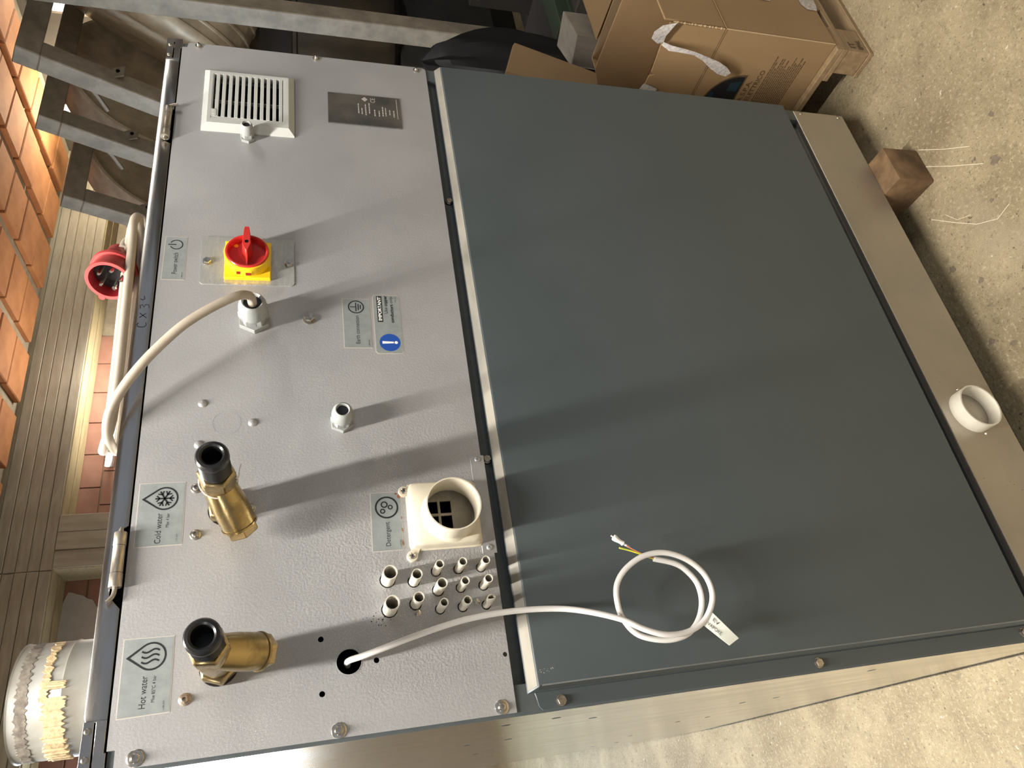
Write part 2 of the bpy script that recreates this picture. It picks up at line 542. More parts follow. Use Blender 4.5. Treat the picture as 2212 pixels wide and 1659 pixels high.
def floor_mat():
    m = bpy.data.materials.new('floor_concrete')
    m.use_nodes = True
    nt = m.node_tree
    b = nt.nodes['Principled BSDF']
    b.inputs['Roughness'].default_value = 0.72
    L = nt.links.new
    tc = nd(nt, 'ShaderNodeTexCoord')
    def noise(sc, de=6, st=(1, 1, 1)):
        mp = nd(nt, 'ShaderNodeMapping')
        mp.inputs['Scale'].default_value = st
        L(tc.outputs['Object'], mp.inputs['Vector'])
        n = nd(nt, 'ShaderNodeTexNoise')
        n.inputs['Scale'].default_value = sc
        n.inputs['Detail'].default_value = de
        n.inputs['Roughness'].default_value = 0.65
        L(mp.outputs[0], n.inputs['Vector'])
        return n.outputs['Fac']
    def rng(v, a, c):
        r = nd(nt, 'ShaderNodeMapRange')
        r.inputs['From Min'].default_value = a
        r.inputs['From Max'].default_value = c
        L(v, r.inputs['Value'])
        return r.outputs[0]
    def mix(f, A, B):
        x = nd(nt, 'ShaderNodeMix', data_type='RGBA')
        L(f, x.inputs['Factor'])
        for k, q in (('A', A), ('B', B)):
            if isinstance(q, tuple):
                x.inputs[k].default_value = (*q, 1)
            else:
                L(q, x.inputs[k])
        return x.outputs['Result']
    c = mix(rng(noise(5, 9), 0.36, 0.64), (0.225, 0.175, 0.098), (0.375, 0.305, 0.185))
    c = mix(rng(noise(130, 6), 0.52, 0.70), c, (0.46, 0.385, 0.25))
    c = mix(rng(noise(38, 6), 0.56, 0.74), c, (0.19, 0.148, 0.09))
    c = mix(rng(noise(110, 5), 0.60, 0.70), c, (0.14, 0.108, 0.066))
    c = mix(rng(noise(300, 3), 0.60, 0.68), c, (0.09, 0.07, 0.045))
    c = mix(rng(noise(2.2, 7), 0.60, 0.78), c, (0.30, 0.245, 0.165))
    for (vs_c, rad, dk) in ((48, 0.16, (0.085, 0.065, 0.042)), (26, 0.10, (0.12, 0.095, 0.06)), (34, 0.10, (0.62, 0.54, 0.40))):
        vo = nd(nt, 'ShaderNodeTexVoronoi')
        vo.inputs['Scale'].default_value = vs_c
        mpv = nd(nt, 'ShaderNodeMapping')
        mpv.inputs['Location'].default_value = (vs_c * 0.37, vs_c * 0.11, 0)
        L(tc.outputs['Object'], mpv.inputs['Vector'])
        ad = nd(nt, 'ShaderNodeVectorMath', operation='ADD')
        nzv = nd(nt, 'ShaderNodeTexNoise')
        nzv.inputs['Scale'].default_value = 90
        L(tc.outputs['Object'], nzv.inputs['Vector'])
        scv = nd(nt, 'ShaderNodeVectorMath', operation='SCALE')
        scv.inputs['Scale'].default_value = 0.02
        L(nzv.outputs['Color'], scv.inputs[0])
        L(mpv.outputs[0], ad.inputs[0])
        L(scv.outputs[0], ad.inputs[1])
        L(ad.outputs[0], vo.inputs['Vector'])
        gate = rng(noise(vs_c * 0.3, 3), 0.46, 0.60)
        lt = nd(nt, 'ShaderNodeMath', operation='MULTIPLY')
        L(gate, lt.inputs[0])
        L(rng(vo.outputs['Distance'], rad, rad * 0.55), lt.inputs[1])
        c = mix(lt.outputs[0], c, dk)
    L(c, b.inputs['Base Color'])
    bp = nd(nt, 'ShaderNodeBump')
    bp.inputs['Strength'].default_value = 0.7
    bp.inputs['Distance'].default_value = 0.004
    L(noise(120, 5), bp.inputs['Height'])
    L(bp.outputs[0], b.inputs['Normal'])
    MAT['floor_concrete'] = m
floor_mat()

# ================================================================== THE HALL
def struct(o, label=None):
    o['kind'] = 'structure'
    if label:
        o['label'] = label
    return o
OX, OY, OZ = -55.4, -680.0, 985.0      # camera offset: points measured from the camera
floor = struct(MB().box(-5200, 4300, -4200, 3900, -60, 0).build('floor', 'floor_concrete', at=(0, 0, 0)), 'pitted warm grey concrete floor with dark specks')
def fribbon(pts, wd, name, mat):
    vs_ = []
    n = len(pts)
    for i, p in enumerate(pts):
        a = Vector(pts[max(i - 1, 0)])
        c = Vector(pts[min(i + 1, n - 1)])
        d = (c - a).normalized()
        nn = Vector((-d.y, d.x)) * wd / 2
        vs_ += [(p[0] + nn.x, p[1] + nn.y, 0.25), (p[0] - nn.x, p[1] - nn.y, 0.25)]
    MB().add(vs_, [(2 * i, 2 * i + 1, 2 * i + 3, 2 * i + 2) for i in range(n - 1)]).build(name, mat, floor)
pm('scratch', (0.74, 0.66, 0.50), rough=0.8)
pm('floor_stain', (0.14, 0.11, 0.075), (0.20, 0.16, 0.11), rough=0.8, scale=60)
fribbon([(756, -40), (720, -74), (687, -110)], 0.9, 'scratch', 'scratch')
fribbon([(722, -35), (684, -73), (647, -113)], 0.9, 'scratch', 'scratch')
fribbon([(640, 0), (606, -30), (577, -58), (560, -88), (566, -113)], 0.9, 'scratch', 'scratch')
fribbon([(628, -24), (606, -36), (596, -58)], 0.7, 'scratch', 'scratch')
random.seed(77)
for (x, y, r) in ((411, 12, 6), (390, -15, 5), (637, -130, 8), (545, 10, 7), (500, -20, 5), (590, -95, 4), (700, -160, 5), (160, -330, 5), (250, -140, 5)):
    MB().add([(x + r * random.uniform(.6, 1.2) * math.cos(a * PI / 7), y + r * random.uniform(.6, 1.2) * math.sin(a * PI / 7), 0.22) for a in range(14)], [tuple(range(14))]).build('stain', 'floor_stain', floor)
CZ = OZ + 1468                          # ceiling height
BY = OY + 4000                          # beam and column faces
IY = OY + 4218                          # brick infill behind them
ceil = struct(MB().box(-5200, 4300, -4200, BY + 300, CZ + 30, CZ + 120).build('ceiling', 'mortar', at=(0, 0, CZ + 30)), 'ceiling of orange hollow clay blocks between mortar ribs')
# clay blocks between the ribs (rows run away from the machine)
blk = None
bd = MB().box(-152, 152, -104, 104, 0, 34).build('ceiling_block', 'clay', parent=ceil, at=(0, 0, 0), bevel=5)
first = True
for cxn in range(-2, 9):
    for ryn in range(0, 9):
        x = OX + 3541 - 390 * 5 + cxn * 390
        y = OY + 3950 - 104 - ryn * 217 + random.uniform(-5, 5)
        if x > 4150:
            continue
        at = (x, y, CZ - 4 + random.uniform(-2, 6))
        if first:
            bd.location = (Vector(at) - ORG[ceil]) * K
            ORG[bd] = Vector(at)
            o = bd
            first = False
        else:
            o = dup(bd, at, ceil)
        o.rotation_euler.z = random.uniform(-0.012, 0.012)
# perimeter beam, cast between boards
beam = struct(MB().box(-5200, 4200, BY + 6, BY + 260, OZ + 1204, CZ + 30).build('trim_1', 'board_concrete', at=(0, BY, OZ + 1204)), 'board-marked concrete beam under the clay ceiling')
hb = (1468 - 1200) / 5.0
x0 = -1500
for (xa, xb) in ((-2600, 1285), (1290, 4200)):
    for i in range(5):
        za = OZ + 1200 + i * hb
        MB().box(xa + OX, xb + OX, BY - random.uniform(0, 7), BY + 10, za + 1.5, za + hb - 1.5).build('board', 'board_concrete', parent=beam, at=((xa + xb) / 2 + OX, BY, za), bevel=2)
for i in range(2):
    MB().box(-2600 + OX, 4200 + OX, BY + 4 + i * 108, BY + 108 + i * 108, OZ + 1194 - i * 3, OZ + 1206).build('soffit_board', 'board_yellow', parent=beam, at=(0, BY + i * 108, OZ + 1194), bevel=2)
# column below the beam
colm = struct(MB().box(OX + 1303, OX + 1572, BY + 6, BY + 250, 0, OZ + 1200).build('trim_2', 'board_concrete_v', at=(OX + 1440, BY + 120, 0)), 'square board-marked concrete column below the beam')
for i in range(3):
    xa = OX + 1297 + i * 93.7
    MB().box(xa + 1, xa + 92.7, BY - random.uniform(0, 6), BY + 10, 2, OZ + 1199).build('board', 'board_concrete_v', parent=colm, at=(xa, BY, 0), bevel=2)
MB().box(OX + 1294, OX + 1305, BY + 6, IY - 2, 2, OZ + 1199).build('side_board', 'board_yellow', parent=colm, at=(OX + 1299, BY, 0), bevel=2)
# infill of red hollow bricks
wall = struct(MB().box(-5200, 4200, IY + 12, IY + 120, 0, OZ + 1210).build('wall_back', 'mortar', at=(0, IY, 0)), 'back wall filled with red ribbed hollow bricks')
brk = None
for i in range(0, 13):
    for r in range(0, 12):
        xx = OX + 180 + i * 205 + (100 if r % 2 else 0)
        zz = OZ + 1200 - 112 * (r + 1)
        if 1180 < xx + 100 - OX < 1690 and False:
            continue
        at = (xx, IY, zz)
        if brk is None:
            brk = MB().box(0, 199, 0, 14, 0, 106).build('brick', 'clay_red', parent=wall, at=(0, 0, 0), bevel=2)
            brk.location = (Vector(at) - ORG[wall]) * K
            ORG[brk] = Vector(at)
        else:
            dup(brk, at, wall)
# rough plaster daub on the bay left of the column
random.seed(5)
pl = [(OX + 905, OZ + 1196), (OX + 1180, OZ + 1190)]
for i in range(15):
    t = i / 14
    pl.append((OX + 1232 - 165 * t + random.uniform(-16, 16), OZ + 1170 - 330 * t))
pl += [(OX + 1040, OZ + 700), (OX + 930, OZ + 700), (OX + 900, OZ + 950), (OX + 880, OZ + 1120)]
MB().prism(pl, IY - 8, IY + 2).build('plaster_daub', 'plaster_patch', parent=wall, at=(OX + 1000, IY, OZ + 700), bevel=2)
win2 = struct(MB().box(-1100, 210, IY - 22, IY + 4, OZ + 60, OZ + 900).build('window_2', 'rack_steel', at=(-420, IY, OZ + 60)), 'wide daylight window in the back wall left of the machine')
for k in range(3):
    MB().box(-1070 + k * 425, -1070 + k * 425 + 400, IY - 28, IY - 21, OZ + 90, OZ + 870).build('pane', 'window_sky', parent=win2, at=(-870 + 425 * k, IY - 25, OZ + 90))
# right-hand wall with a high window
wr = struct(MB().prism([(-4200, 0), (3600, 0), (3600, CZ + 40), (-4200, CZ + 40)], OX + 4215, OX + 4330, 'yz').build('wall_right', 'dark_wall', at=(OX + 4270, 0, 0)), 'dim plastered wall at the right end of the hall')
win = struct(MB().box(OX + 4196, OX + 4216, OY + 2300, OY + 2960, OZ + 900, OZ + 1430).build('window_1', 'rack_steel', at=(OX + 4205, OY + 2600, OZ + 900)), 'bright high window beside the drum frames')
for k in range(2):
    MB().box(OX + 4190, OX + 4197, OY + 2320 + k * 315, OY + 2625 + k * 315, OZ + 930, OZ + 1415).build('pane', 'window_sky', parent=win, at=(OX + 4193, OY + 2470 + 315 * k, OZ + 930))

# ------------------------------------------------------------------ lamps of the hall
def batten(at, length, along, label):
    r = empty('tube_lamp', at, label, 'lamp', 'tube lamps')
    x, y, z = at
    d = V(1, 0, 0) if along == 'x' else V(0, 1, 0)
    h = length / 2
    b = MB()
    if along == 'x':
        b.box(x - h, x + h, y - 32, y + 32, z + 26, z + 66)
    else:
        b.box(x - 32, x + 32, y - h, y + h, z + 26, z + 66)
    b.build('housing', 'lamp_white', r, bevel=4)
    MB().lathe(V(x, y, z + 12) - d * (h - 30), d, [(11, 0), (11, length - 60)], 14).build('tube', 'lamp_tube', r)
    for s_ in (-1, 1):
        p = V(x, y, z + 12) + d * s_ * (h - 20)
        MB().box(p.x - 14, p.x + 14, p.y - 14, p.y + 14, z - 2, z + 28).build('socket', 'lamp_white', r)
        q = V(x, y, z + 66) + d * s_ * (h * 0.7)
        MB().lathe(q, (0, 0, 1), [(3, 0), (3, CZ - q.z - 4)], 6).build('hanger', 'lamp_white', r)
batten((-30, -80, 2128), 1500, 'y', 'white tube lamp hanging above the rear edge of the washing machine')
wl = empty('tube_lamp', (2365, 3500, 2020), 'lit tube lamp on the brick bay right of the column', 'lamp', 'tube lamps')
MB().box(1875, 2880, 3462, 3520, 2012, 2040).build('housing', 'lamp_white', wl, bevel=4)
MB().lathe((1850, 3446, 2028), (1, 0, 0), [(13, 0), (13, 1000)], 14).build('tube', 'lamp_tube', wl)
def bulb(p, rx, L_, ax, label):
    r = empty('hanging_lamp', (p[0], p[1], p[2] - L_), label, 'lamp', 'lit lamps behind the drum frames')
    prof = [(rx * math.sin(PI * t / 10) ** 0.8, L_ * 2 * t / 10 - L_) for t in range(11)]
    MB().lathe(p, ax, prof, 16).build('glass', 'lamp_bulb', r)
    MB().lathe(V(*p) + V(0, 0, L_ * 0.7), (0, 0, 1), [(6, 0), (6, CZ - p[2] - L_ * 0.7 - 6)], 6).build('cord', 'black_plastic', r)
bulb((3980, 2856, 2330), 58, 92, (0.4, -0.2, 1), 'larger glowing lamp between the two nearest drum frames')
bulb((3890, 2857, 2215), 44, 56, (0, 0, 1), 'smaller glowing lamp just below the larger lamp')

# ================================================================== THE WASHING MACHINE
MC = empty('washing_machine', (438, 575, 70), 'large grey laundry washing machine, rear side with hose inlets, raised on timber', 'washing machine')
YB = -2.0                                # outer face of the upper rear panel
MB().box(0, 1.5, 1, 1150, 70, 1131).build('side_panel', 'stainless', MC)
SIDE = MB().box(875.5, 877, 1, 1150, 70, 1131).build('side_panel', 'stainless', MC)
for (y, z) in ((76, 797), (78, 744), (294, 742), (291, 796), (525, 738), (151, 679), (753, 390), (977, 332), (996, 381), (515, 402), (518, 345), (287, 411), (289, 356), (67, 370)):
    MB().lathe((-0.02, y, z), (-1, 0, 0), [(5.2, 0), (4.2, 0.25), (0, 0.3)], 12).build('plug_dimple', 'recess_paint', MC, at=(0, y, z))
MB().box(1.5, 875.5, 1146, 1150, 70, 1131).build('front_panel', 'stainless', MC)
MB().box(1.5, 875.5, 20, 1146, 70, 74).build('bottom_plate', 'frame_paint', MC)
MB().box(8, 869, 34, 1100, 190, 1128).build('inner_casing', 'black_void', MC)
fr = MB()
fr.box(1.5, 26, 0, 24, 74, 1131).box(852, 875.5, 0, 24, 74, 1131)
fr.box(26, 852, 6, 30, 772, 812).box(26, 852, 6, 30, 1112, 1131)
fr.box(0, 1.5, -0.6, 1, 70, 1131)
fr.build('frame', 'frame_paint', MC)
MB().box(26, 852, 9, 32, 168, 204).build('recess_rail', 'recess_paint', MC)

# upper rear panel with its holes
outer = [(3.2, 804.5), (870, 804.5), (875, 805.6), (877, 809), (877, 1120), (875.5, 1124), (866.5, 1125.5), (866.5, 1131.5),
         (17.2, 1131.5), (17.2, 1125.6), (3.2, 1125.6)]
TUBES = [(130.8, 909.3, 6.6), (127.2, 885.3, 4.9), (134.7, 863.6, 4.0), (135.2, 841.8, 4.0), (135.0, 819.7, 3.9),
         (103.6, 909.4, 6.6), (106.3, 885.4, 4.9), (117.0, 863.2, 4.9), (117.3, 841.6, 3.9), (117.5, 819.5, 4.0),
         (99.5, 863.2, 3.9), (99.5, 841.8, 4.0), (99.2, 819.2, 3.7)]
holes = [circ(62.4, 947.4, 10.6, 32)] + [circ(x, z, 2.5, 14) for x, z in ((83.6, 970.7), (60.9, 923.9), (38.8, 970.6))] + [circ(53, 807.9, 2.2, 12)]
holes += [circ(x - 0.3, z + 0.3, r + 0.9, 24) for x, z, r in TUBES]
holes += [[(728, 1003), (808, 1003), (808, 1088), (728, 1088)], [(163, 822), (216, 822), (216, 880), (163, 880)]]
rear = MB().plate(outer, holes, 0.0, YB).build('rear_panel', 'silver_paint', MC, fixn=True)

# screws: proto + copies
def screw_allen(x, z, r=6.2):
    b = MB()
    b.lathe((x, YB, z), (0, -1, 0), [(r, 0), (r, 0.9), (r * 0.93, 1.2), (r * 0.62, 1.2), (r * 0.60, 2.4), (r * 0.45, 4.0), (r * 0.26, 4.3), (r * 0.26, 2.6), (0, 2.6)], 24)
    return b
for (x, z) in ((9.6, 1110.8), (8.9, 957.9), (9.2, 817.8)):
    screw_allen(x, z).build('screw', 'screw_steel', rear, at=(x, YB, z), sharp=40)
for (x, z) in ((871.5, 1111.3), (871.8, 958.8), (870.0, 818.5)):
    screw_allen(x, z, 4.6).build('screw', 'screw_steel', rear, at=(x, YB, z), sharp=40)
for (x, z) in ((231.1, 1079.2), (208.4, 1031.5), (186.1, 1077.5), (47.8, 1077.9)):
    b = MB().lathe((x, YB, z), (0, -1, 0), [(4.9, 0), (4.9, 0.7), (4.2, 1.2), (3.1, 1.3), (3.0, 3.0), (2.2, 3.7), (1.5, 3.7), (1.5, 2.4), (0, 2.4)], 22)
    b.build('torx_screw', 'rusty_screw' if x < 60 else 'bolt_steel', rear, at=(x, YB, z), sharp=40)
for (x, z) in ((321.3, 1078.6), (298.6, 1031.3), (276.0, 1079.6)):
    MB().lathe((x, YB, z), (0, -1, 0), [(4.4, 0), (4.2, 0.8), (3.2, 1.9), (1.7, 2.5), (0, 2.7)], 20).build('rivet_dome', 'galvanised', rear, at=(x, YB, z), sharp=60)
ring_ = MB()
ring_.lathe((299.1, YB, 1055.2), (0, -1, 0), [(13.1, -0.1), (13.1, 0.12), (12.9, 0.12), (12.9, -0.1), (13.1, -0.1)], 40).build('scribed_circle', 'label_silver', rear, at=(299, YB, 1055))
# hole rim, burr of paint around the open hole
MB().lathe((62.4, YB, 947.4), (0, -1, 0), [(11.2, -0.2), (11.2, 0.35), (10.6, 0.35), (10.6, -0.2), (11.2, -0.2)], 36).build('hole_rim', 'silver_paint', rear)
# earth bolt: hex head on washer
def hexbolt(x, y, z, r, name='bolt', parent=None, mat='bolt_steel', washer=True, a0=0.3):
    b = MB()
    if washer:
        b.lathe((x, y, z), (0, -1, 0), [(r * 1.12, 0), (r * 1.12, r * 0.18), (r * 0.9, r * 0.18)], 22)
    b.lathe((x, y, z), (0, -1, 0), [(r, r * 0.18), (r, r * 0.75), (r * 0.9, r * 0.85), (r * 0.5, r * 0.85), (0, r * 0.80)], 6, a0)
    return b.build(name, mat, parent, at=(x, y, z), sharp=25)
hexbolt(425.2, YB, 975.4, 6.1, 'earth_bolt', rear)
# paint blisters and pin marks (dark specks)
b = MB()
random.seed(3)
for i in range(26):
    x, z = random.gauss(96, 3.5), random.gauss(919, 4.5)
    b.lathe((x, YB, z), (0, -1, 0), [(random.uniform(0.2, 0.7), 0), (0.2, 0.15)], 6)
b.build('paint_specks', 'print_black', rear, kind='stuff')

# ---- galvanised strip under the detergent inlet
st_ = MB().box(147.9, 253, YB - 1.0, YB, 801.5, 816.4).build('patch_strip', 'galvanised', MC, bevel=0.4)
for x in (248.4, 153.8):
    MB().lathe((x, YB - 1.0, 808.6), (0, -1, 0), [(3.3, 0), (3.1, 0.7), (2.2, 1.3), (1.1, 1.3), (0.9, 0.5), (0, 0.5)], 18).build('rivet', 'galvanised', st_, at=(x, YB - 1, 808.6), sharp=45)

# ---- ventilation grille
g = MB()
go = (709, 820.5, 989, 1100.5)
gi = (728, 808, 1003, 1088)
def frame_ring(b, rings):     # list of (x0,x1,z0,z1,y)
    n0 = len(b.v)
    vs_ = []
    fs = []
    for (xa, xb, za, zb, y) in rings:
        vs_ += [(xa, y, za), (xb, y, za), (xb, y, zb), (xa, y, zb)]
    for j in range(len(rings) - 1):
        for i in range(4):
            k = (i + 1) % 4
            fs.append((4 * j + i, 4 * j + k, 4 * j + 4 + k, 4 * j + 4 + i))
    b.add(vs_, fs)
frame_ring(g, [(*go, YB), (*go, YB - 2.4), (go[0] + 7, go[1] - 7, go[2] + 7, go[3] - 7, YB - 8.5), (go[0] + 12.5, go[1] - 12.5, go[2] + 11, go[3] - 11, YB - 8.5),
               (*gi, YB - 7.8), (*gi, 4.0), (gi[0] - 2, gi[1] + 2, gi[2] - 2, gi[3] + 2, 4.0), (go[0] + 2, go[1] - 2, go[2] + 2, go[3] - 2, YB)])
grille = g.build('ventilation_grille', 'grille_plastic', MC, sharp=20)
sl = None
for i in range(11):
    zc = 1006.2 + i * 7.72
    at = (768, YB - 4, zc)
    if sl is None:
        b = MB().prism([(-4.4, -2.4), (-4.4, 1.3), (-3.0, 1.9), (5.0, -0.6), (5.0, -2.4)], -40, 40, 'yz')
        for i2 in range(len(b.v)):
            pass
        sl = b.build('slat', 'grille_plastic', grille, at=(0, 0, 0), sharp=20)
        sl.location = (Vector(at) - ORG[grille]) * K
        ORG[sl] = Vector(at)
    else:
        dup(sl, at, grille)
MB().box(767.2, 768.8, YB + 0.5, YB + 5, 1003, 1088).build('mullion', 'grille_plastic', grille)
tb = MB().box(728, 741.5, YB - 8.4, YB - 5, 1081.5, 1090).build('maker_tab', 'grille_plastic', grille, bevel=0.4)
for k in range(4):
    MB().prism([(730.3 + k * 2.6, 1083), (731.2 + k * 2.6, 1083), (732.6 + k * 2.6, 1088), (731.7 + k * 2.6, 1088)], YB - 8.4, YB - 8.8).build('embossed_stroke', 'grille_plastic', grille)

# ---- cable glands
def gland(x, z, R, Ltot, label, bore=0.5, hexn=6, a0=0.2):
    p = (x, YB, z)
    o = MB().lathe(p, (0, -1, 0), [(R * 1.06, 0), (R * 1.06, Ltot * 0.17), (R * 0.8, Ltot * 0.17)], 6, a0).build('cable_gland', 'grey_plastic', MC, at=p, sharp=25, bevel=0.35)
    o['label'] = label
    MB().lathe(p, (0, -1, 0), [(R * 0.8, Ltot * 0.17), (R * 0.98, Ltot * 0.24), (R * 0.98, Ltot * 0.46), (R * 0.9, Ltot * 0.5)], 6, a0 + 0.5).build('nut', 'grey_plastic', o, at=p, sharp=25, bevel=0.3)
    for kk in range(6):
        a = a0 + 0.5 + PI / 6 + kk * PI / 3
        nx, nz = math.cos(a), -math.sin(a)
        apo = R * 0.98 * math.cos(PI / 6)
        c = V(x + nx * apo, 0, z + nz * apo)
        t = V(-nz, 0, nx)
        rb = MB()
        for q in range(-3, 4):
            cc = c + t * (q * R * 0.055)
            e = V(nx, 0, nz)
            pts = []
            for yy in (YB - Ltot * 0.26, YB - Ltot * 0.44):
                for (s1, s2) in ((-1, -0.1), (1, -0.1), (1, 0.22), (-1, 0.22)):
                    v = cc + t * (s1 * R * 0.014) + e * s2
                    pts.append((v.x, yy, v.z))
            rb.hexa(pts)
        rb.build('grip_ribs', 'grey_plastic', o, at=p)
    MB().lathe(p, (0, -1, 0), [(R * 0.9, Ltot * 0.44), (R * 0.92, Ltot * 0.56), (R * 0.91, Ltot * 0.72), (R * 0.85, Ltot * 0.86), (R * 0.76, Ltot * 0.95), (R * (bore + 0.1), Ltot),
                           (R * bore, Ltot * 0.96), (R * bore, Ltot * 0.5)], 32).build('dome_cap', 'grey_plastic', o, at=p, sharp=50)
    MB().lathe(p, (0, -1, 0), [(R * bore, Ltot * 0.9), (R * bore * 0.8, Ltot * 0.88), (R * bore * 0.74, Ltot * 0.6), (0, Ltot * 0.58)], 24).build('seal', 'black_plastic', o, at=p)
    return o
gland(700.5, 1045.5, 8.6, 24, 'small grey cable gland beside the ventilation grille')
gland(422, 1032.2, 16.2, 36, 'largest grey cable gland with the mains cable', bore=0.56, a0=0.05)
gland(296, 945.2, 11.6, 29, 'empty grey cable gland in the middle of the panel', a0=0.1)

# ---- rating plate
npl = MB().prism([(742, 848.6), (803, 847.9), (803, 945.3), (743, 946)], YB - 1.4, YB).build('nameplate', 'nameplate_steel', MC, bevel=0.4)
npl['label'] = 'polished steel rating plate with engraved lines'
b = MB()
b.text('CE', 789, 882.4, 9.0, 6.2, YB - 1.55)
b.build('ce_mark', 'nameplate_print', npl, fixn=False)
b = MB()
b.prism([(794.5, 892), (799, 896.2), (794.5, 900.6), (790, 896.2)], YB - 1.42, YB - 1.55)
b.build('diamond_mark', 'nameplate_print', npl)
b = MB()
random.seed(8)
for i, z in enumerate((857, 862.5, 868, 872, 877, 883, 890, 895, 900, 904.5)):
    x = 764 + random.uniform(-2, 3)
    for k in range(random.randint(3, 5)):
        wd = random.uniform(1.5, 5)
        b.box(x, x + wd, YB - 1.52, YB - 1.4, z, z + 1.5)
        x += wd + 1.0
b.box(760, 800, YB - 1.5, YB - 1.4, 852.5, 853.2)
b.build('engraved_lines', 'nameplate_print', npl, kind='stuff')

# ---- stickers
def sticker(poly, label, mat='label_silver', edge=True):
    cx_ = sum(p[0] for p in poly) / len(poly)
    cz_ = sum(p[1] for p in poly) / len(poly)
    o = MB().prism(poly, YB, YB - 0.35).build('sticker', mat, MC, at=(cx_, YB, cz_))
    o['label'] = label
    if edge:
        b = MB()
        b.plate([(cx_ + (p[0] - cx_) * (1 + 0.7 / max(8, abs(p[0] - cx_))), cz_ + (p[1] - cz_) * (1 + 0.7 / max(8, abs(p[1] - cz_)))) for p in poly], [list(poly)], YB, YB - 0.2)
        b.build('paint_edge', 'label_edge', o)
    return o
YT = YB - 0.45
def lettering(parent, items, mat='print_black', name='lettering'):
    for it in items:
        b = MB()
        b.text(it[0], it[1], it[2], it[3], it[4], YT, bold=it[5] if len(it) > 5 else 0.0)
        b.build(name, mat, parent, fixn=False)
def annulus(b, x, z, ro, ri, n=36, a0=0, a1=2 * PI, y=None, sx=1.0):
    y = YT if y is None else y
    vs_ = []
    fs = []
    full = abs(a1 - a0 - 2 * PI) < 1e-3
    m = n if full else n + 1
    for i in range(m):
        a = a0 + (a1 - a0) * i / n
        for r in (ro, ri):
            vs_.append((x + r * math.cos(a) * sx, y, z + r * math.sin(a)))
    for i in range(n):
        j = (i + 1) % m
        fs.append((2 * i, 2 * i + 1, 2 * j + 1, 2 * j))
    b.add(vs_, fs)
def stroke(b, pts, wd, y=None):
    y = YT if y is None else y
    L_, R_ = [], []
    n = len(pts)
    for i in range(n):
        a = Vector(pts[max(i - 1, 0)])
        c = Vector(pts[min(i + 1, n - 1)])
        d = (c - a).normalized()
        nn = Vector((-d.y, d.x)) * wd / 2
        p = Vector(pts[i])
        L_.append(p + nn)
        R_.append(p - nn)
    vs_ = [(p.x, y, p.y) for p in L_] + [(p.x, y, p.y) for p in R_]
    b.add(vs_, [(i, i + 1, n + i + 1, n + i) for i in range(n - 1)])
def drop_pts(cx_, z0, z1, hw, n=18):
    # pointed top at z1, round bottom at z0
    r = hw
    zc = z0 + r
    pts = []
    a_t = math.asin(min(1, r / (z1 - zc)))
    for i in range(n + 1):
        a = a_t + (2 * PI - 2 * a_t) * 0 
    ang0 = PI / 2 - (PI / 2 - a_t)
    for i in range(n + 1):
        a = (a_t) + (-PI - 2 * a_t) * i / n
        pts.append((cx_ + r * math.cos(a), zc + r * math.sin(a)))
    return [(cx_, z1)] + pts
def drop_icon(parent, cx_, z0, z1, hw, wd):
    po = drop_pts(cx_, z0, z1, hw)
    pi_ = drop_pts(cx_, z0 + wd, z1 - wd * 2.0, hw - wd)
    n = len(po)
    b = MB()
    b.add([(p[0], YT, p[1]) for p in po] + [(p[0], YT, p[1]) for p in pi_], [(i, (i + 1) % n, n + (i + 1) % n, n + i) for i in range(n)])
    b.build('drop_icon', 'print_black', parent)

s1 = sticker([(475.2, 1105.4), (534.4, 1105.4), (534.8, 1126.8), (475.2, 1127.4)], 'pale blue sticker reading Power switch')
lettering(s1, [('Power switch', 482.6, 1113.0, 29.5, 5.0), ('L084 A/01', 478, 1107.0, 7.0, 1.2)])
b = MB()
annulus(b, 523.7, 1115.6, 6.9, 5.7, 30, PI * 0.5 + 0.42, PI * 2.5 - 0.42)
stroke(b, [(523.7, 1115.6), (523.7, 1124.0)], 1.25)
b.build('power_icon', 'print_black', s1)
s2 = sticker([(178.4, 1088.8), (237.8, 1089.3), (237.7, 1127.0), (178.2, 1126.8)], 'silver sticker reading Cold water with a snowflake drop')
lettering(s2, [('Cold water', 180.2, 1106.3, 28.2, 5.0), ('Max 4 bar', 194.8, 1100.4, 13.4, 2.6), ('L107 A/01', 181, 1092.5, 7, 1.1)])
drop_icon(s2, 222.6, 1093.9, 1124.6, 11.3, 1.5)
b = MB()
for k in range(6):
    a = k * PI / 3 + PI / 6
    d = Vector((math.cos(a), math.sin(a)))
    nn = Vector((-d.y, d.x))
    c = Vector((222.6, 1105.4))
    stroke(b, [c, c + d * 8.0], 1.5)
    for s_ in (-1, 1):
        stroke(b, [c + d * 4.2, c + d * 6.8 + nn * s_ * 2.8], 1.2)
b.build('snowflake_icon', 'print_black', s2)
s3 = sticker([(40.2, 1089.2), (98.7, 1089.4), (99.4, 1126.7), (39.4, 1126.7)], 'silver sticker reading Hot water with a steam drop')
lettering(s3, [('Hot water', 44.7, 1107.0, 24.6, 5.0), ('Max 85°C 4 bar', 48.7, 1100.6, 20.5, 2.5), ('L108 A/01', 42, 1093, 7, 1.1)])
drop_icon(s3, 84.5, 1093.9, 1124.4, 11.3, 1.5)
for k in range(3):
    b = MB()
    stroke(b, [(80.4 + k * 4.2 + 1.3 * math.sin(t / 12 * 2 * PI), 1099.3 + t * 1.12) for t in range(13)], 1.5)
    b.build('steam_icon', 'print_black', s3)
s4 = sticker([(158.4, 893.0), (216.6, 891.4), (216.7, 920.4), (158.3, 921.4)], 'rust-edged sticker reading Detergent with three bubbles')
lettering(s4, [('Detergent', 162.5, 904.2, 24, 4.6), ('L109 A/01', 161, 894, 7, 1.1)])
b = MB()
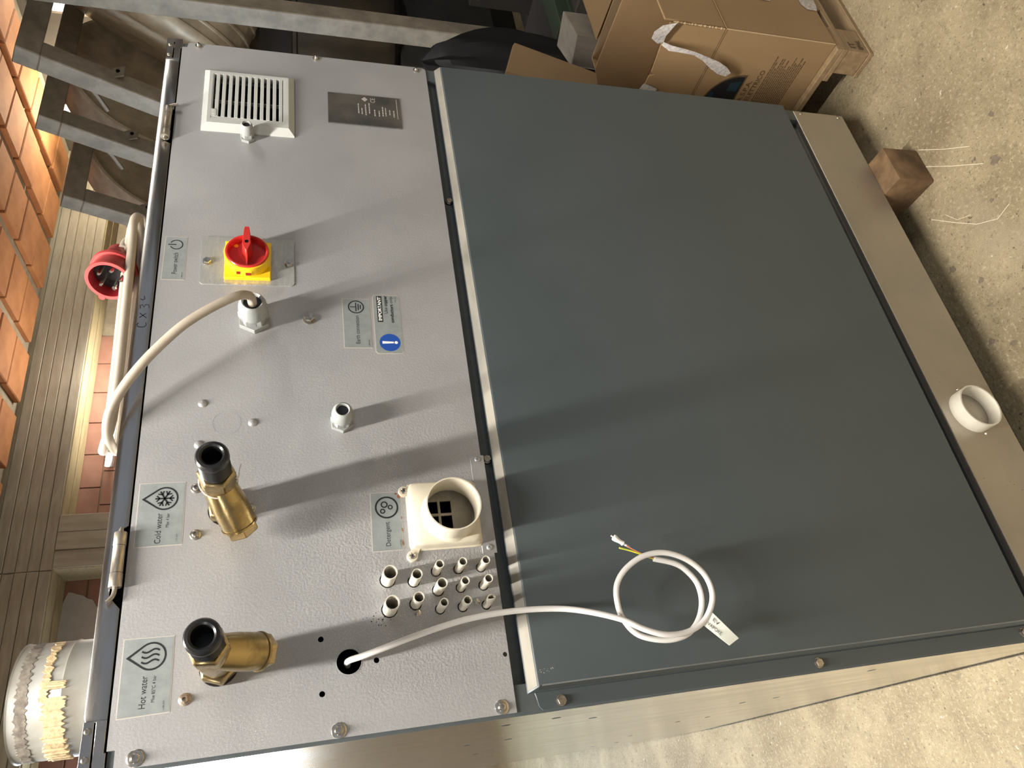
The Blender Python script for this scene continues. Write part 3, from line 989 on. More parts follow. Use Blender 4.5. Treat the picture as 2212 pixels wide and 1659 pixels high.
annulus(b, 201.4, 905.8, 11.4, 9.7)
annulus(b, 204.4, 908.0, 3.4, 2.1)
annulus(b, 201.5, 902.3, 2.5, 1.3)
annulus(b, 197.7, 909.9, 2.6, 1.4)
b.build('bubbles_icon', 'print_black', s4)
b = MB()
random.seed(21)
for (x, z, w_, h_) in ((212, 893.2, 5.5, 3.6), (215, 896.0, 2.4, 3.2), (190, 892.2, 3.4, 1.0), (165, 892.8, 7, 1.1), (178, 892.2, 4, 1.2)):
    b.add([(x + w_ / 2 * math.cos(a * PI / 5) * random.uniform(.7, 1.1), YT - 0.05, z + h_ / 2 * math.sin(a * PI / 5) * random.uniform(.7, 1.1)) for a in range(10)], [tuple(range(10))])
b.build('rust_patch', 'rust', s4)
s5 = sticker([(387.8, 908.9), (453.2, 909.3), (453.5, 938.6), (388.0, 938.3)], 'grey sticker reading Earth connection')
lettering(s5, [('Earth connection', 393.0, 921.6, 37.4, 4.4), ('L085 A/01', 390, 911.2, 8, 1.2)])
b = MB()
annulus(b, 442.6, 924.0, 8.9, 7.6)
stroke(b, [(442.6, 930.6), (442.6, 924.6)], 1.1)
stroke(b, [(436.6, 924.2), (448.6, 924.2)], 1.2)
stroke(b, [(438.2, 921.6), (447.0, 921.6)], 1.2)
stroke(b, [(439.8, 919.2), (445.6, 919.2)], 1.2)
b.build('earth_icon', 'print_black', s5)
s6 = sticker(rrect(380.6, 459.6, 875.0, 904.6, 3.5), 'grey sticker reading IMPORTANT with a blue warning disc')
b = MB()
b.box(422.4, 458.4, YT, YT + 0.2, 894.7, 900.7)
b.build('banner', 'print_black', s6)
YT -= 0.1
lettering(s6, [('IMPORTANT', 424.2, 895.9, 33, 3.6, 0.03)], 'print_white')
YT += 0.1
lettering(s6, [('Use', 434, 889.0, 8.6, 3.6), ('copper', 444.2, 889.0, 15, 3.6, 0.03), ('conductors', 421.2, 882.6, 25.6, 3.6, 0.03), ('only.', 448.4, 882.6, 10.6, 3.6), ('L086 A/02', 450, 878.6, 8, 1.1)])
b = MB()
b.add([(394.6 + 11.5 * math.cos(i * PI / 20), YT, 889.0 + 11.5 * math.sin(i * PI / 20)) for i in range(40)], [tuple(range(40))])
b.build('blue_disc', 'print_blue', s6)
b = MB()
YT -= 0.1
b.add([(392.9, YT, 897.4), (396.3, YT, 897.4), (395.6, YT, 884.8), (393.5, YT, 884.8)], [(0, 1, 2, 3)])
b.add([(394.5 + 1.9 * math.cos(i * PI / 8), YT, 882.2 + 1.9 * math.sin(i * PI / 8)) for i in range(16)], [tuple(range(16))])
b.build('exclamation_mark', 'print_white', s6)
YT += 0.1

# ---- isolator switch
sw = MB().prism(rrect(469.5, 536.8, 990.5, 1089.5, 4), YB, YB - 1.3).build('mounting_plate', 'zinc', MC, at=(503, YB, 1040))
sw['label'] = 'zinc plate carrying the yellow and red rotary isolator'
Y1 = YB - 1.3
hexbolt(500.2, Y1, 1082.6, 4.4, 'bolt', sw, 'screw_steel')
hexbolt(500.2, Y1, 996.4, 4.4, 'bolt', sw, 'screw_steel', a0=0.6)
SX, SZ = 501.0, 1040.0
iso = MB().box(SX - 26, SX + 26, Y1 - 5.4, Y1, SZ - 24.4, SZ + 24.4).build('rotary_isolator', 'yellow_plastic', MC, at=(SX, Y1, SZ), bevel=0.8)
iso['label'] = 'yellow square isolator base with red dial'
MB().lathe((SX, Y1, SZ), (0, -1, 0), [(24.6, 5.0), (24.2, 18.0), (23.2, 18.6), (22.6, 18.6), (22.6, 8), (0, 8)], 40).build('collar', 'yellow_plastic', iso, at=(SX, Y1, SZ))
for (dz, wz, mt) in ((8.6, 5.0, 'red_dark'), (-1.2, 5.4, 'red_dark')):
    a = math.asin(dz / 24.5)
    xx = SX - 24.5 * math.cos(a)
    MB().box(xx - 0.5, xx + 2.0, Y1 - 12.6, Y1 - 8.0, SZ + dz - wz / 2, SZ + dz + wz / 2).build('lock_slot', mt, iso)
    MB().box(xx - 0.7, xx + 2.2, Y1 - 14.2, Y1 - 12.6, SZ + dz - wz / 2 - 1.2, SZ + dz + wz / 2 + 1.2).build('slot_lip', 'yellow_plastic', iso, bevel=0.3)
dial = MB().lathe((SX, Y1, SZ), (0, -1, 0), [(22.5, 10), (22.9, 19.6), (22.2, 20.6), (20.6, 20.6), (19.8, 19.4), (18.8, 13.4), (0, 12.6)], 44).build('dial', 'red_plastic', iso, at=(SX, Y1, SZ))
MB().lathe((SX + 12.0, Y1 - 13.2, SZ + 12.0), (0, -1, 0), [(2.4, 0), (2.4, 0.4), (0, 0.4)], 16).build('lock_hole', 'yellow_plastic', iso)
hd = MB()
secs = [(-20.5, 0.7, 13, 16.5), (-9.0, 0.9, 13, 20.5), (-7.5, 1.0, 13, 30.5), (1.0, 4.3, 13, 31.5), (14, 3.4, 13, 32.0), (21, 2.9, 17, 32.0), (24.5, 2.2, 24, 32.0)]
vs_ = []
for (dx, hw, ya, yb) in secs:
    vs_ += [(SX + dx, Y1 - ya, SZ - hw * 1.25), (SX + dx, Y1 - ya, SZ + hw * 1.25), (SX + dx, Y1 - yb, SZ + hw), (SX + dx, Y1 - yb, SZ - hw)]
fs = [(0, 1, 2, 3), tuple(4 * (len(secs) - 1) + i for i in (3, 2, 1, 0))]
for j in range(len(secs) - 1):
    for i in range(4):
        k = (i + 1) % 4
        fs.append((4 * j + i, 4 * j + 4 + i, 4 * j + 4 + k, 4 * j + k))
hd.add(vs_, fs)
hd.build('handle', 'red_plastic', iso, at=(SX, Y1, SZ), bevel=0.3)
MB().lathe((SX + 3.5, Y1 - 31.2, SZ), (0, -1, 0), [(1.9, 0), (1.9, 0.75), (0, 0.7)], 16).build('pin_hole', 'black_void', iso)

# ---- water inlets: Y strainers with black threaded nipples
def inlet(x, z, bd, label, dark):
    p = V(x, YB, z)
    ax = V(0, -1, 0)
    o = MB().lathe(p, ax, [(16.0, 0.8), (16.0, 12.5), (14.6, 14)], 6, 0.2).build('water_inlet', 'brass_clean', MC, at=p, bevel=0.8, sharp=25)
    o['label'] = label
    MB().lathe(p, ax, [(15.4, 0), (15.4, 1.0), (12, 1.0)], 28).build('gasket', 'black_plastic', o, at=p)
    MB().lathe(p, ax, [(11.2, 12), (11.6, 20), (13.6, 40), (14.4, 58), (14.2, 70), (12.8, 76)], 30).build('body', 'brass', o, at=p)
    MB().lathe(p, ax, [(13.6, 68), (15.6, 71), (15.8, 84), (14.4, 87), (12, 87)], 6, 0.45).build('collar', 'brass_clean' if not dark else 'brass', o, at=p, bevel=0.9, sharp=25)
    d = V(*bd).normalized()
    q = p + ax * 64
    br = MB().lathe(q, d, [(13.0, 2), (14.0, 14), (14.8, 22), (15.0, 40), (14.8, 42.5), (15.6, 43), (15.6, 45), (14, 45.4)], 30).build('strainer_branch', 'brass', o, at=p)
    MB().lathe(q, d, [(14.2, 45), (14.2, 52), (12.6, 53.5), (0, 53.5)], 6, 0.3).build('strainer_cap', 'brass_clean', o, at=p, bevel=0.6, sharp=25)
    pr = [(11.2, 84), (11.2, 90), (12.4, 92)]
    h = 93.0
    while h < 110:
        pr += [(12.5, h), (11.9, h + 0.9)]
        h += 1.8
    pr += [(12.2, 110.5), (12.2, 112.5), (13.0, 113.0), (12.9, 117.5), (11.6, 119.5), (9.4, 120), (7.9, 118.8), (7.6, 116), (7.4, 92), (0, 92)]
    MB().lathe(p, ax, pr, 36).build('threaded_nipple', 'black_plastic', o, at=p, sharp=38)
    return o
hot = inlet(70, 1053, (0.05, 0.66, -0.75), 'brass hot water inlet, strainer pointing down', True)
cold = inlet(208.6, 1053, (-0.60, 0.72, -0.34), 'brass cold water inlet, strainer pointing sideways, white thread', False)
pts = [(208.6 + 15.3 * math.cos(a), YB - 66 - 3 * math.sin(a), 1053 + 15.3 * math.sin(a)) for a in [i * 2 * PI / 14 for i in range(14)]]
MB().tube(pts, 0.55, 6, closed=True, sub=3).build('thread_tie', 'cable_white', cold, at=(208.6, YB, 1053))
MB().tube([(205, YB - 80, 1038), (206, YB - 78, 1036), (214, YB - 74, 1036), (222, YB - 71, 1035)], 0.45, 6).build('loose_thread', 'cable_white', cold, at=(208.6, YB, 1053))

# ---- detergent inlet box with its round duct
DX, DZ = 187.0, 847.0
db = MB()
ND = 56
def rr_ring(inset, rad, y):
    x0_, x1_, z0_, z1_ = 156.8 + inset, 222.4 - inset, 816.2 + inset, 885.2 - inset
    cx_, cz_ = (x0_ + x1_) / 2, (z0_ + z1_) / 2
    pts = []
    for i_ in range(ND):
        a = 2 * PI * i_ / ND
        dx_, dz_ = math.cos(a), math.sin(a)
        hx, hz = (x1_ - x0_) / 2, (z1_ - z0_) / 2
        t_ = (abs(dx_ / hx) ** rad + abs(dz_ / hz) ** rad) ** (-1.0 / rad)
        pts.append((cx_ + dx_ * t_, y, cz_ + dz_ * t_))
    return pts
def c_ring(r, y):
    return [(DX + r * math.cos(2 * PI * i_ / ND), y, DZ + r * math.sin(2 * PI * i_ / ND)) for i_ in range(ND)]
rings = [rr_ring(-1.5, 22, YB), rr_ring(-1.5, 22, YB - 1.2), rr_ring(0, 18, YB - 2.0), rr_ring(0.6, 16, YB - 9.0), rr_ring(1.4, 14, YB - 11.2), rr_ring(3.2, 12, YB - 12.4), c_ring(28.5, YB - 12.6), c_ring(25.2, YB - 12.6), c_ring(25.2, YB - 10.0), rr_ring(2.5, 20, YB - 9.4), rr_ring(2.5, 20, YB)]
vs_ = [p for r_ in rings for p in r_]
fs = [(j_ * ND + i_, j_ * ND + (i_ + 1) % ND, ((j_ + 1) % len(rings)) * ND + (i_ + 1) % ND, ((j_ + 1) % len(rings)) * ND + i_) for j_ in range(len(rings)) for i_ in range(ND)]
db.add(vs_, fs)
dbo = db.build('detergent_inlet', 'white_plastic', MC, at=(DX, YB, DZ), sharp=40)
dbo['label'] = 'square white plastic detergent inlet with round duct'
MB().pipe((DX, YB, DZ), (0, -1, 0), 26.4, 25.1, 11.5, 39.5, 48).build('duct', 'white_plastic', dbo, at=(DX, YB, DZ))
MB().lathe((DX, YB, DZ), (0, -1, 0), [(29, 12), (27.5, 13.2), (26.3, 16), (25.2, 16), (25.2, 12), (29, 12)], 48).build('duct_root', 'white_plastic', dbo, at=(DX, YB, DZ))
for (x, z) in ((216.4, 888.2), (150.4, 884.9)):
    MB().lathe((x, YB, z), (0, -1, 0), [(5.4, 0), (5.4, 2.4), (4.8, 3.0), (0, 3.0)], 22).build('ear', 'white_plastic', dbo, at=(x, YB, z))
    MB().lathe((x, YB - 3, z), (0, -1, 0), [(3.2, 0), (3.0, 0.8), (1.9, 1.5), (0, 1.6)], 18).build('screw', 'screw_steel', dbo, at=(x, YB, z))
    for a in (0.6, 0.6 + PI / 2):
        c, s_ = math.cos(a), math.sin(a)
        M = Matrix.Translation((x, YB - 4.5, z)) @ Matrix.Rotation(a, 4, 'Y')
        MB().box(-1.8, 1.8, -0.25, 0.3, -0.35, 0.35, M).build('cross_slot', 'print_black', dbo, at=(x, YB, z))
MB().prism([(150.4, 880), (158, 876), (158, 885), (152, 888)], YB, YB - 2.4).build('ear_web', 'white_plastic', dbo, bevel=0.4)
MB().prism([(212, 884), (221, 884), (221, 888), (214, 892)], YB, YB - 2.4).build('ear_web', 'white_plastic', dbo, bevel=0.4)
grt = MB().plate([(158, 817), (221, 817), (221, 884), (158, 884)], [[(193.2, 855), (206, 855), (206, 866.5), (193.2, 866.5)], [(193.2, 841.5), (206, 841.5), (206, 852.6), (193.2, 852.6)],
                                                                 [(176, 855), (190.6, 855), (190.6, 866.5), (176, 866.5)], [(176, 841.5), (190.6, 841.5), (190.6, 852.6), (176, 852.6)]], 3.0, 1.0)
grt.build('grating', 'grate_plastic', dbo, at=(DX, YB, DZ))

# ---- thirteen hose spigots
def spigot(x, z, r, i):
    L_ = 26.0
    b = MB()
    if i != 12:
        b.pipe((x, 18, z), (0, -1, 0), r, r - (0.95 if r > 5 else 0.7), 0, 18 + L_, 28)
    else:      # squeezed, chipped mouth
        n = 24
        prof = [(0, 1.0), (34, 1.0), (18 + L_, 1.0)]
        vs_ = []
        for (h, k_) in prof:
            for rr, in ((r,),):
                for q in range(n):
                    a = 2 * PI * q / n
                    e = 0.62 if h > 40 else (0.85 if h > 30 else 1.0)
                    hh = h + (1.6 * math.sin(a * 2 + 1) if h > 40 else 0)
                    vs_.append((x + (r * e) * math.cos(a) + (0.9 if h > 40 else 0), 18 - hh, z + r * (1.15 if h > 40 else 1.0) * math.sin(a)))
        for (h, k_) in reversed(prof):
            for q in range(n):
                a = 2 * PI * q / n
                e = 0.62 if h > 40 else (0.85 if h > 30 else 1.0)
                hh = h + (1.6 * math.sin(a * 2 + 1) if h > 40 else 0)
                ri = r - 0.9
                vs_.append((x + (ri * e) * math.cos(a) + (0.9 if h > 40 else 0), 18 - hh, z + ri * (1.15 if h > 40 else 1.0) * math.sin(a)))
        fs = []
        for j in range(6):
            for q in range(n):
                k2 = (q + 1) % n
                jj = (j + 1) % 6
                fs.append((j * n + q, j * n + k2, jj * n + k2, jj * n + q))
        b.add(vs_, fs)
    return b.build('hose_spigot', 'tube_plastic', MC, at=(x, YB, z), sharp=45)
for i, (x, z, r) in enumerate(TUBES):
    o = spigot(x, z, r, i)
    MB().lathe((x, 16, z), (0, -1, 0), [(r - 1.0, 0), (r - 1.0, 6), (0, 6)], 20).build('bore_plug', 'grate_plastic', o, at=(x, YB, z))
for (x, z) in ((97.7, 884.3), (102.5, 828.2)):
    o = MB().lathe((x, YB, z), (0, -1, 0), [(3.1, 0), (2.9, 0.9), (1.8, 1.6), (0, 1.7)], 18).build('crosshead_screw', 'screw_steel', rear, at=(x, YB, z))

# ---- lower rear panel: raised dark sheet with a sloped top lip and a bolted flange
lp = MB()
prof = [(0.5, 792.0), (0.0, 792.2), (-0.6, 791.8), (-8.6, 783.6), (-9.2, 782.6), (-9.4, 781.2), (-9.4, 197.5), (-8.6, 196), (0.5, 196)]
n_ = len(prof)
vs_ = []
for sx_ in range(5):
    for (y_, z_) in prof:
        k_ = min(1.0, max(0.0, -y_ / 9.4))
        x_ = (17.0 + 1.5 * k_ if sx_ == 0 else 17.0 + 4.0 * k_ + (0.0 if k_ < 1 else 1.2) if sx_ == 1 else 874.2 if sx_ == 3 else 875.0 if sx_ == 4 else 450.0)
        yy = y_ if sx_ in (1, 2, 3) else y_ * (0.55 if sx_ == 0 else 0.93)
        vs_.append((x_, yy, z_))
fs = [tuple(range(n_)), tuple(4 * n_ + i_ for i_ in reversed(range(n_)))]
for a_ in range(4):
    for i_ in range(n_):
        k_ = (i_ + 1) % n_
        fs.append((a_ * n_ + i_, a_ * n_ + n_ + i_, a_ * n_ + n_ + k_, a_ * n_ + k_))
lp.add(vs_, fs)
low = lp.build('lower_rear_panel', 'dark_paint', MC, sharp=20)
pm('lit_dust', (0.30, 0.275, 0.23), (0.20, 0.19, 0.165), rough=0.7, scale=30, stretch=(0.3, 1, 1), bump=0.1, bscale=120)  # lighter beige: some dust, plus lamplight on the lip painted in
MB().hexa([(22, -8.3, 783.9), (874.5, -8.3, 783.9), (874.5, -1.2, 791.2), (19.5, -1.2, 791.2), (22, -8.55, 784.15), (874.5, -8.55, 784.15), (874.5, -1.45, 791.45), (19.5, -1.45, 791.45)]).build('lit_dusty_lip', 'lit_dust', low)
pm('worn_highlight', (0.21, 0.215, 0.21), (0.13, 0.14, 0.14), rough=0.45, scale=40, stretch=(1, 1, 0.3))
MB().box(21.2, 22.5, -9.62, -9.3, 198, 780).build('bend_highlight', 'worn_highlight', low)  # highlight along the worn bend, painted as a lighter strip
fl = rrect(1.2, 30, 178, 783, 5)
MB().prism([(1.2, 185), (17.5, 185), (17.5, 786), (14, 785), (5, 783.4), (1.6, 780)], -1.6, 0).build('flange', 'dark_paint', low, bevel=0.5)
for (x, z) in ((8.0, 762.2), (8.6, 485.5), (9.8, 213.3)):
    hexbolt(x, -1.6, z, 4.4, 'flange_bolt', low)
for (x, z) in ((620.5, 796), (251.3, 796.2)):
    hexbolt(x, 5.5, z, 4.3, 'rail_bolt', low)
    MB().lathe((x, 6, z), (0, -1, 0), [(5.5, 0), (5.5, 0.4), (0, 0.4)], 20).build('bolt_hole', 'black_void', low)
# chipped paint along the lip and the bend
b = MB()
random.seed(4)
for i in range(14):
    t = random.random()
    x, z = (34 + random.gauss(0, 1.2), 772 + random.uniform(-8, 9)) if i < 20 else (64 + random.gauss(0, 2.5), 779 + random.uniform(-2, 2))
    b.lathe((x, -9.4, z), (0, -1, 0), [(random.uniform(0.2, 0.5), 0), (0.2, 0.1)], 6)
b.build('chipped_paint', 'label_edge', low, kind='stuff')

# ---- plinth, drain
pli = MB().box(2, 874.5, -1.0, 1.0, 70, 171).build('plinth_panel', 'stainless_matt', MC, bevel=0.7)
MB().box(2, 874.5, 1.0, 9.0, 169.5, 171).build('plinth_lip', 'stainless_matt', pli)
for z in (157.5, 80.5):
    MB().lathe((869.5, -1, z), (0, -1, 0), [(3.6, 0), (3.4, 0.6), (2.2, 1.2), (0, 1.4)], 18).build('rivet', 'bolt_steel', pli, at=(869.5, -1, z))
dr = MB().pipe((288, 0, 127), (0, -1, 0), 30.2, 28.2, -20, 21, 48).build('drain_pipe', 'drain_plastic', MC, at=(288, -1, 127))
dr['label'] = 'short white plastic drain pipe in the plinth'
MB().lathe((288, 14, 127), (0, -1, 0), [(28.2, 0), (28.2, 1), (0, 1)], 40).build('drain_flap', 'grate_plastic', dr, at=(288, -1, 127))
for (x, z) in ((323.1, 126.6), (256.2, 117.0)):
    MB().lathe((x, -1, z), (0, -1, 0), [(2.8, 0), (2.2, 1.2), (0, 1.5)], 14).build('drain_screw', 'screw_steel', dr, at=(x, -1, z))

# ---- lid: top sheet, folded rear strip with hinge cut-outs, corner brackets
MB().box(0, 878, 1.0, 1150, 1146, 1150).build('lid', 'stainless_lid', MC, bevel=1.2, seg=2)
MB().box(2, 876, 8, 1148, 1131, 1146).build('lid_core', 'black_void', MC)
strip = [(40, 1133.2), (126, 1133.2), (137, 1142.5), (193, 1142.5), (199, 1133.2), (684, 1133.2), (688, 1141), (740, 1141), (744, 1133.2), (843, 1133.2), (843, 1148.6), (840, 1150.2), (43, 1150.2), (40, 1148.6)]
ls = MB().plate(strip, [], 1.0, -1.2).build('lid_strip', 'stainless_lid', MC, bevel=0.8, seg=2)
mk = MB()
YM = -1.35
def mstroke(pts, wd=0.85):
    stroke(mk, pts, wd, YM)
mstroke([(418.2, 1144.8), (416.2, 1146.2), (413.8, 1145), (413, 1142), (413.6, 1138.8), (416.0, 1137.2), (418.8, 1138)])
mstroke([(424.6, 1137.8), (430.6, 1144.6)])
mstroke([(425.0, 1144.6), (430.6, 1138.4)])
mstroke([(436.6, 1144.6), (440.4, 1145.2), (441.6, 1143.0), (438.4, 1141.4), (441.8, 1140.2), (441.4, 1137.2), (437.2, 1136.2)])
mstroke([(449, 1145.6), (447.6, 1143.4), (449.2, 1141.4), (452.6, 1142.2)])
mk.build('marker_writing', 'marker', ls)
def lbracket(xs, mir):
    f_ = lambda x: x if not mir else 880 - x
    po = [(f_(-1), 1131.8), (f_(16.5), 1131.8), (f_(16.5), 1133.2), (f_(40), 1133.2), (f_(40), 1149.6), (f_(-1), 1150.4)]
    sl_ = [(f_(6), 1140.6), (f_(39), 1140.8), (f_(39), 1142.2), (f_(6), 1142.0)]
    o = MB().plate(po, [sl_], 1.0, -2.6).build('lid_bracket', 'stainless_lid', MC, bevel=0.3)
    for (x, z) in ((33, 1146.2), (13, 1146.0)):
        MB().lathe((f_(x), -2.6, z), (0, -1, 0), [(2.7, 0), (2.4, 0.8), (1.5, 1.2), (0.9, 1.2), (0.7, 0.5), (0, 0.5)], 16).build('rivet', 'screw_steel', o, at=(f_(x), -2.6, z))
lbracket(0, False)
lbracket(0, True)
def hinge(xa, xb, z, hook):
    p = V(xa, -6.5, z)
    n_ = xb - xa
    o = MB().lathe(p, (1, 0, 0), [(5.0, 0), (5.2, 0.6), (5.2, 11.5), (4.9, 12), (4.9, n_ - 12), (5.2, n_ - 11.5), (5.2, n_ - 0.6), (5.0, n_)], 26).build('hinge', 'hinge_steel', MC, at=p, sharp=40)
    MB().box(xa + 12.3, xb - 12.3, -6, 1, z - 1.2, z + 1.2).build('leaf', 'hinge_steel', o)
    for xx in (xa + 12, xb - 12):
        MB().lathe((xx - 0.25, -6.5, z), (1, 0, 0), [(5.0, 0), (5.0, 0.5)], 26).build('knuckle_gap', 'print_black', o)
    if hook == 'left':
        MB().lathe((xb, -6.5, z), (1, 0, 0), [(2.1, 0), (1.9, 3), (0.8, 5.5), (0, 5.8)], 14).build('pin_tip', 'hinge_steel', o)
        MB().tube([(xa + 1, -6.5, z), (xa - 3, -6.5, z), (xa - 7, -6.8, z + 0.8), (xa - 10.5, -7.2, z + 3.2), (xa - 12, -7.4, z + 5.4)], 1.9, 10).build('pin_hook', 'hinge_steel', o)
    else:
        MB().lathe((xa, -6.5, z), (-1, 0, 0), [(2.1, 0), (1.9, 2), (0.8, 4.5), (0, 4.8)], 14).build('pin_tip', 'hinge_steel', o)
        MB().tube([(xb - 1, -6.5, z), (xb + 2, -6.5, z - 0.5), (xb + 4, -6.8, z - 3.0), (xb + 5.5, -7.4, z - 7.0), (xb + 6.5, -8.0, z - 11.5)], 1.9, 10).build('pin_hook', 'hinge_steel', o)
hinge(142.8, 190.9, 1137.6, 'left')
hinge(687.7, 739.4, 1138.8, 'right')

# ---- exhaust stub on the lid
VX, VY, VR = 136.0, 450.0, 71.0
vent = MB().lathe((VX, VY, 1150), (0, 0, 1), [(VR, 0), (VR, 52), (VR + 1.2, 54), (VR, 56), (VR, 118), (VR + 1.5, 121), (VR, 124), (VR, 178), (VR + 1.4, 180), (VR - 1.5, 180), (VR - 1.5, 4), (0, 4)], 56).build('exhaust_stub', 'vent_metal', MC, at=(VX, VY, 1150))
vent['label'] = 'round metal exhaust stub with torn tape on the lid'
def band(z0, z1, rr, jag, seed_, a0, a1, n, name, mat, th=1.0):
    random.seed(seed_)
    vs_ = []
    for i in range(n + 1):
        a = a0 + (a1 - a0) * i / n
        lo = z0 + random.uniform(-jag, jag)
        hi = z1 + random.uniform(-jag, jag)
        for (r, z) in ((rr, lo), (rr + th * random.uniform(0.6, 1.6), lo), (rr + th * random.uniform(0.6, 1.6), hi), (rr, hi)):
            vs_.append((VX + r * math.cos(a), VY + r * math.sin(a), z))
    fs = [(0, 1, 2, 3), (4 * n + 3, 4 * n + 2, 4 * n + 1, 4 * n)]
    for i in range(n):
        for k in range(4):
            j = (k + 1) % 4
            fs.append((4 * i + k, 4 * i + j, 4 * i + 4 + j, 4 * i + 4 + k))
    MB().add(vs_, fs).build(name, mat, vent, at=(VX, VY, 1150))
band(1150 + 158, 1150 + 170, VR, 2.2, 2, PI * 0.9, PI * 2.1, 120, 'dirt_band', 'vent_dirt', 0.5)
band(1150 + 117, 1150 + 140, VR, 3.5, 3, PI * 1.0, PI * 1.46, 60, 'torn_tape', 'torn_tape', 1.8)
band(1150 + 136, 1150 + 144, VR, 2.5, 6, PI * 1.44, PI * 1.84, 40, 'torn_tape', 'torn_tape', 1.8)
band(1150 + 118, 1150 + 138, VR, 2.5, 9, PI * 1.50, PI * 1.54, 8, 'torn_tape', 'torn_tape', 3)


# ================================================================== CABLES
pc = empty('power_cable', (421, -12, 1031), 'thick grey mains cable coiled on the lid, ending in a red five-pin plug', 'cable')
coil = [(421, -18, 1032), (421, -34, 1032), (419, -50, 1034), (411, -60, 1045), (397, -61, 1066), (380, -57, 1090), (362, -50, 1110), (343, -42, 1128), (324, -31, 1144),
        (306, -20, 1155), (292, -8, 1159), (283, 6, 1158), (284, 22, 1156), (300, 30, 1155.5), (360, 26, 1155.5), (440, 20, 1155.5), (520, 13, 1155.5), (548, 6, 1156),
        (560, -4, 1157), (549, -8, 1160), (520, -7, 1159), (440, -8, 1157), (360, -6, 1156), (306, -4, 1157), (284, 4, 1162), (282, 16, 1166), (300, 22, 1166),
        (360, 18, 1165), (440, 11, 1165), (520, 5, 1165), (556, 3, 1163), (574, 12, 1160), (578, 26, 1158), (568, 32, 1163), (552, 22, 1168), (535, 11, 1170), (520, 4, 1170)]
MB().tube(coil, 4.65, 14, sub=6).build('sheath', 'cable_grey', pc)
# plug: axis from the mouth backwards
pa = V(math.cos(math.radians(20)), math.sin(math.radians(20)), -0.10).normalized()
pp = V(474, 2, 1179)
PS = 0.66
plug = MB().lathe(pp, pa, [(r_ * PS, h_ * PS) for r_, h_ in [(0, 25), (29.7, 25), (29.7, 0), (34.6, 0), (34.6, 3.2), (31.8, 3.4), (31.4, 30), (35.2, 30.5), (35.4, 37), (31, 38), (29.5, 52), (25.5, 60), (24, 78), (19, 84), (10, 92), (5.5, 94)]], 44).build('plug_shell', 'plug_body', pc, at=pp)
MB().lathe(pp, pa, [(r_ * PS, h_ * PS) for r_, h_ in [(34.8, -0.4), (34.8, 3.4), (33, 3.6), (29.6, 2), (29.6, -0.4), (34.8, -0.4)]], 44).build('mouth_rim', 'plug_red', pc, at=pp)
MB().lathe(pp, pa, [(r_ * PS, h_ * PS) for r_, h_ in [(35.9, 30), (35.9, 37.5), (33, 38), (33, 30), (35.9, 30)]], 44).build('shoulder_ring', 'plug_red', pc, at=pp)
MB().lathe(pp, pa, [(r_ * PS, h_ * PS) for r_, h_ in [(29.6, 0.5), (28.8, 24.5), (29.5, 24.5), (29.65, 0.5), (29.6, 0.5)]], 44).build('mouth_lining', 'plug_inner', pc, at=pp)
MB().lathe(pp, pa, [(r_ * PS, h_ * PS) for r_, h_ in [(0, 22.5), (27.5, 22.5), (27.5, 24.6), (0, 24.6)]], 36).build('pin_base', 'black_plastic', pc, at=pp)
tt = pa.orthogonal().normalized()
tx = pa.cross(V(0, 0, 1)).normalized()
ty = tx.cross(pa).normalized()
# seen from the front: +tx is picture right of an upright viewer
for k in range(5):
    a = math.radians(198 + 72 * k)
    c = pp + tx * (17 * PS * math.cos(a)) + ty * (17 * PS * math.sin(a))
    MB().lathe(c + pa * 24 * PS, -pa, [(r_ * PS, h_ * PS) for r_, h_ in [(3.9 if k == 0 else 3.0, 0), (3.9 if k == 0 else 3.0, 20), (2.2, 22), (0, 22)]], 16).build('pin', 'screw_steel', pc, at=pp)
kn = pp + tx * (35 * PS * math.cos(math.radians(155))) + ty * (35 * PS * math.sin(math.radians(155)))
MB().lathe(kn - pa * 0.4, pa, [(3.4, 0), (3.4, 4), (0, 4)], 16).build('key_lug', 'plug_red', pc, at=pp)

wc = empty('control_cable', (62, -12, 600), 'thin white cable hanging from the open hole and looped over the dark panel', 'cable')
wpath = [(62, 14, 948), (62.5, 3, 949), (63, -6, 946), (64, -12, 936), (68, -17, 917), (75, -20, 888), (83, -23, 846), (85.5, -26, 803), (82.5, -33, 765), (76, -40, 738), (64.6, -45, 707),
         (53.0, -47, 686.8), (45.8, -47, 665.3), (47, -45, 641), (56.8, -45, 621), (75.3, -47, 609.2), (95.6, -48, 611.3), (111.5, -50, 626.7), (120.3, -51, 649.3), (118.9, -50, 672),
         (109.2, -47, 691.4), (96, -43, 702.2), (79.9, -40, 704.2), (64.9, -39, 701.4), (50, -39, 689.9), (42.6, -40, 666.2), (44.4, -41, 644.3), (55.4, -40, 627.9), (71.7, -40, 618.3),
         (88.5, -41, 617.6), (101.3, -42, 624.7), (110.5, -44, 637.1), (116.9, -45, 659.2)]
MB().tube(wpath, 2.75, 12, sub=6).build('sheath', 'cable_white', wc)
MB().tube([(116.6, -45, 658), (119.5, -45, 666), (121.8, -46, 671), (126.5, -46, 682.2), (129.7, -47, 693)], 0.85, 8).build('wire', 'wire_green', wc)
MB().tube([(117.2, -44.5, 658), (122, -45, 667), (128, -45.6, 677), (132, -46, 683)], 0.8, 8).build('wire', 'wire_blue', wc)
MB().tube([(117.0, -45.5, 658), (121, -46, 667.5), (127, -46.5, 678.5), (131.5, -47, 685)], 0.8, 8).build('wire', 'wire_brown', wc)
MB().tube([(130, -46, 682), (132.5, -46.4, 686), (135.2, -47, 690), (138, -47.5, 694), (140.5, -48, 697)], lambda t: 1.1 if t < 0.35 else 2.6 + 0.5 * math.sin(t * 9), 10).build('taped_end', 'cable_white', wc)
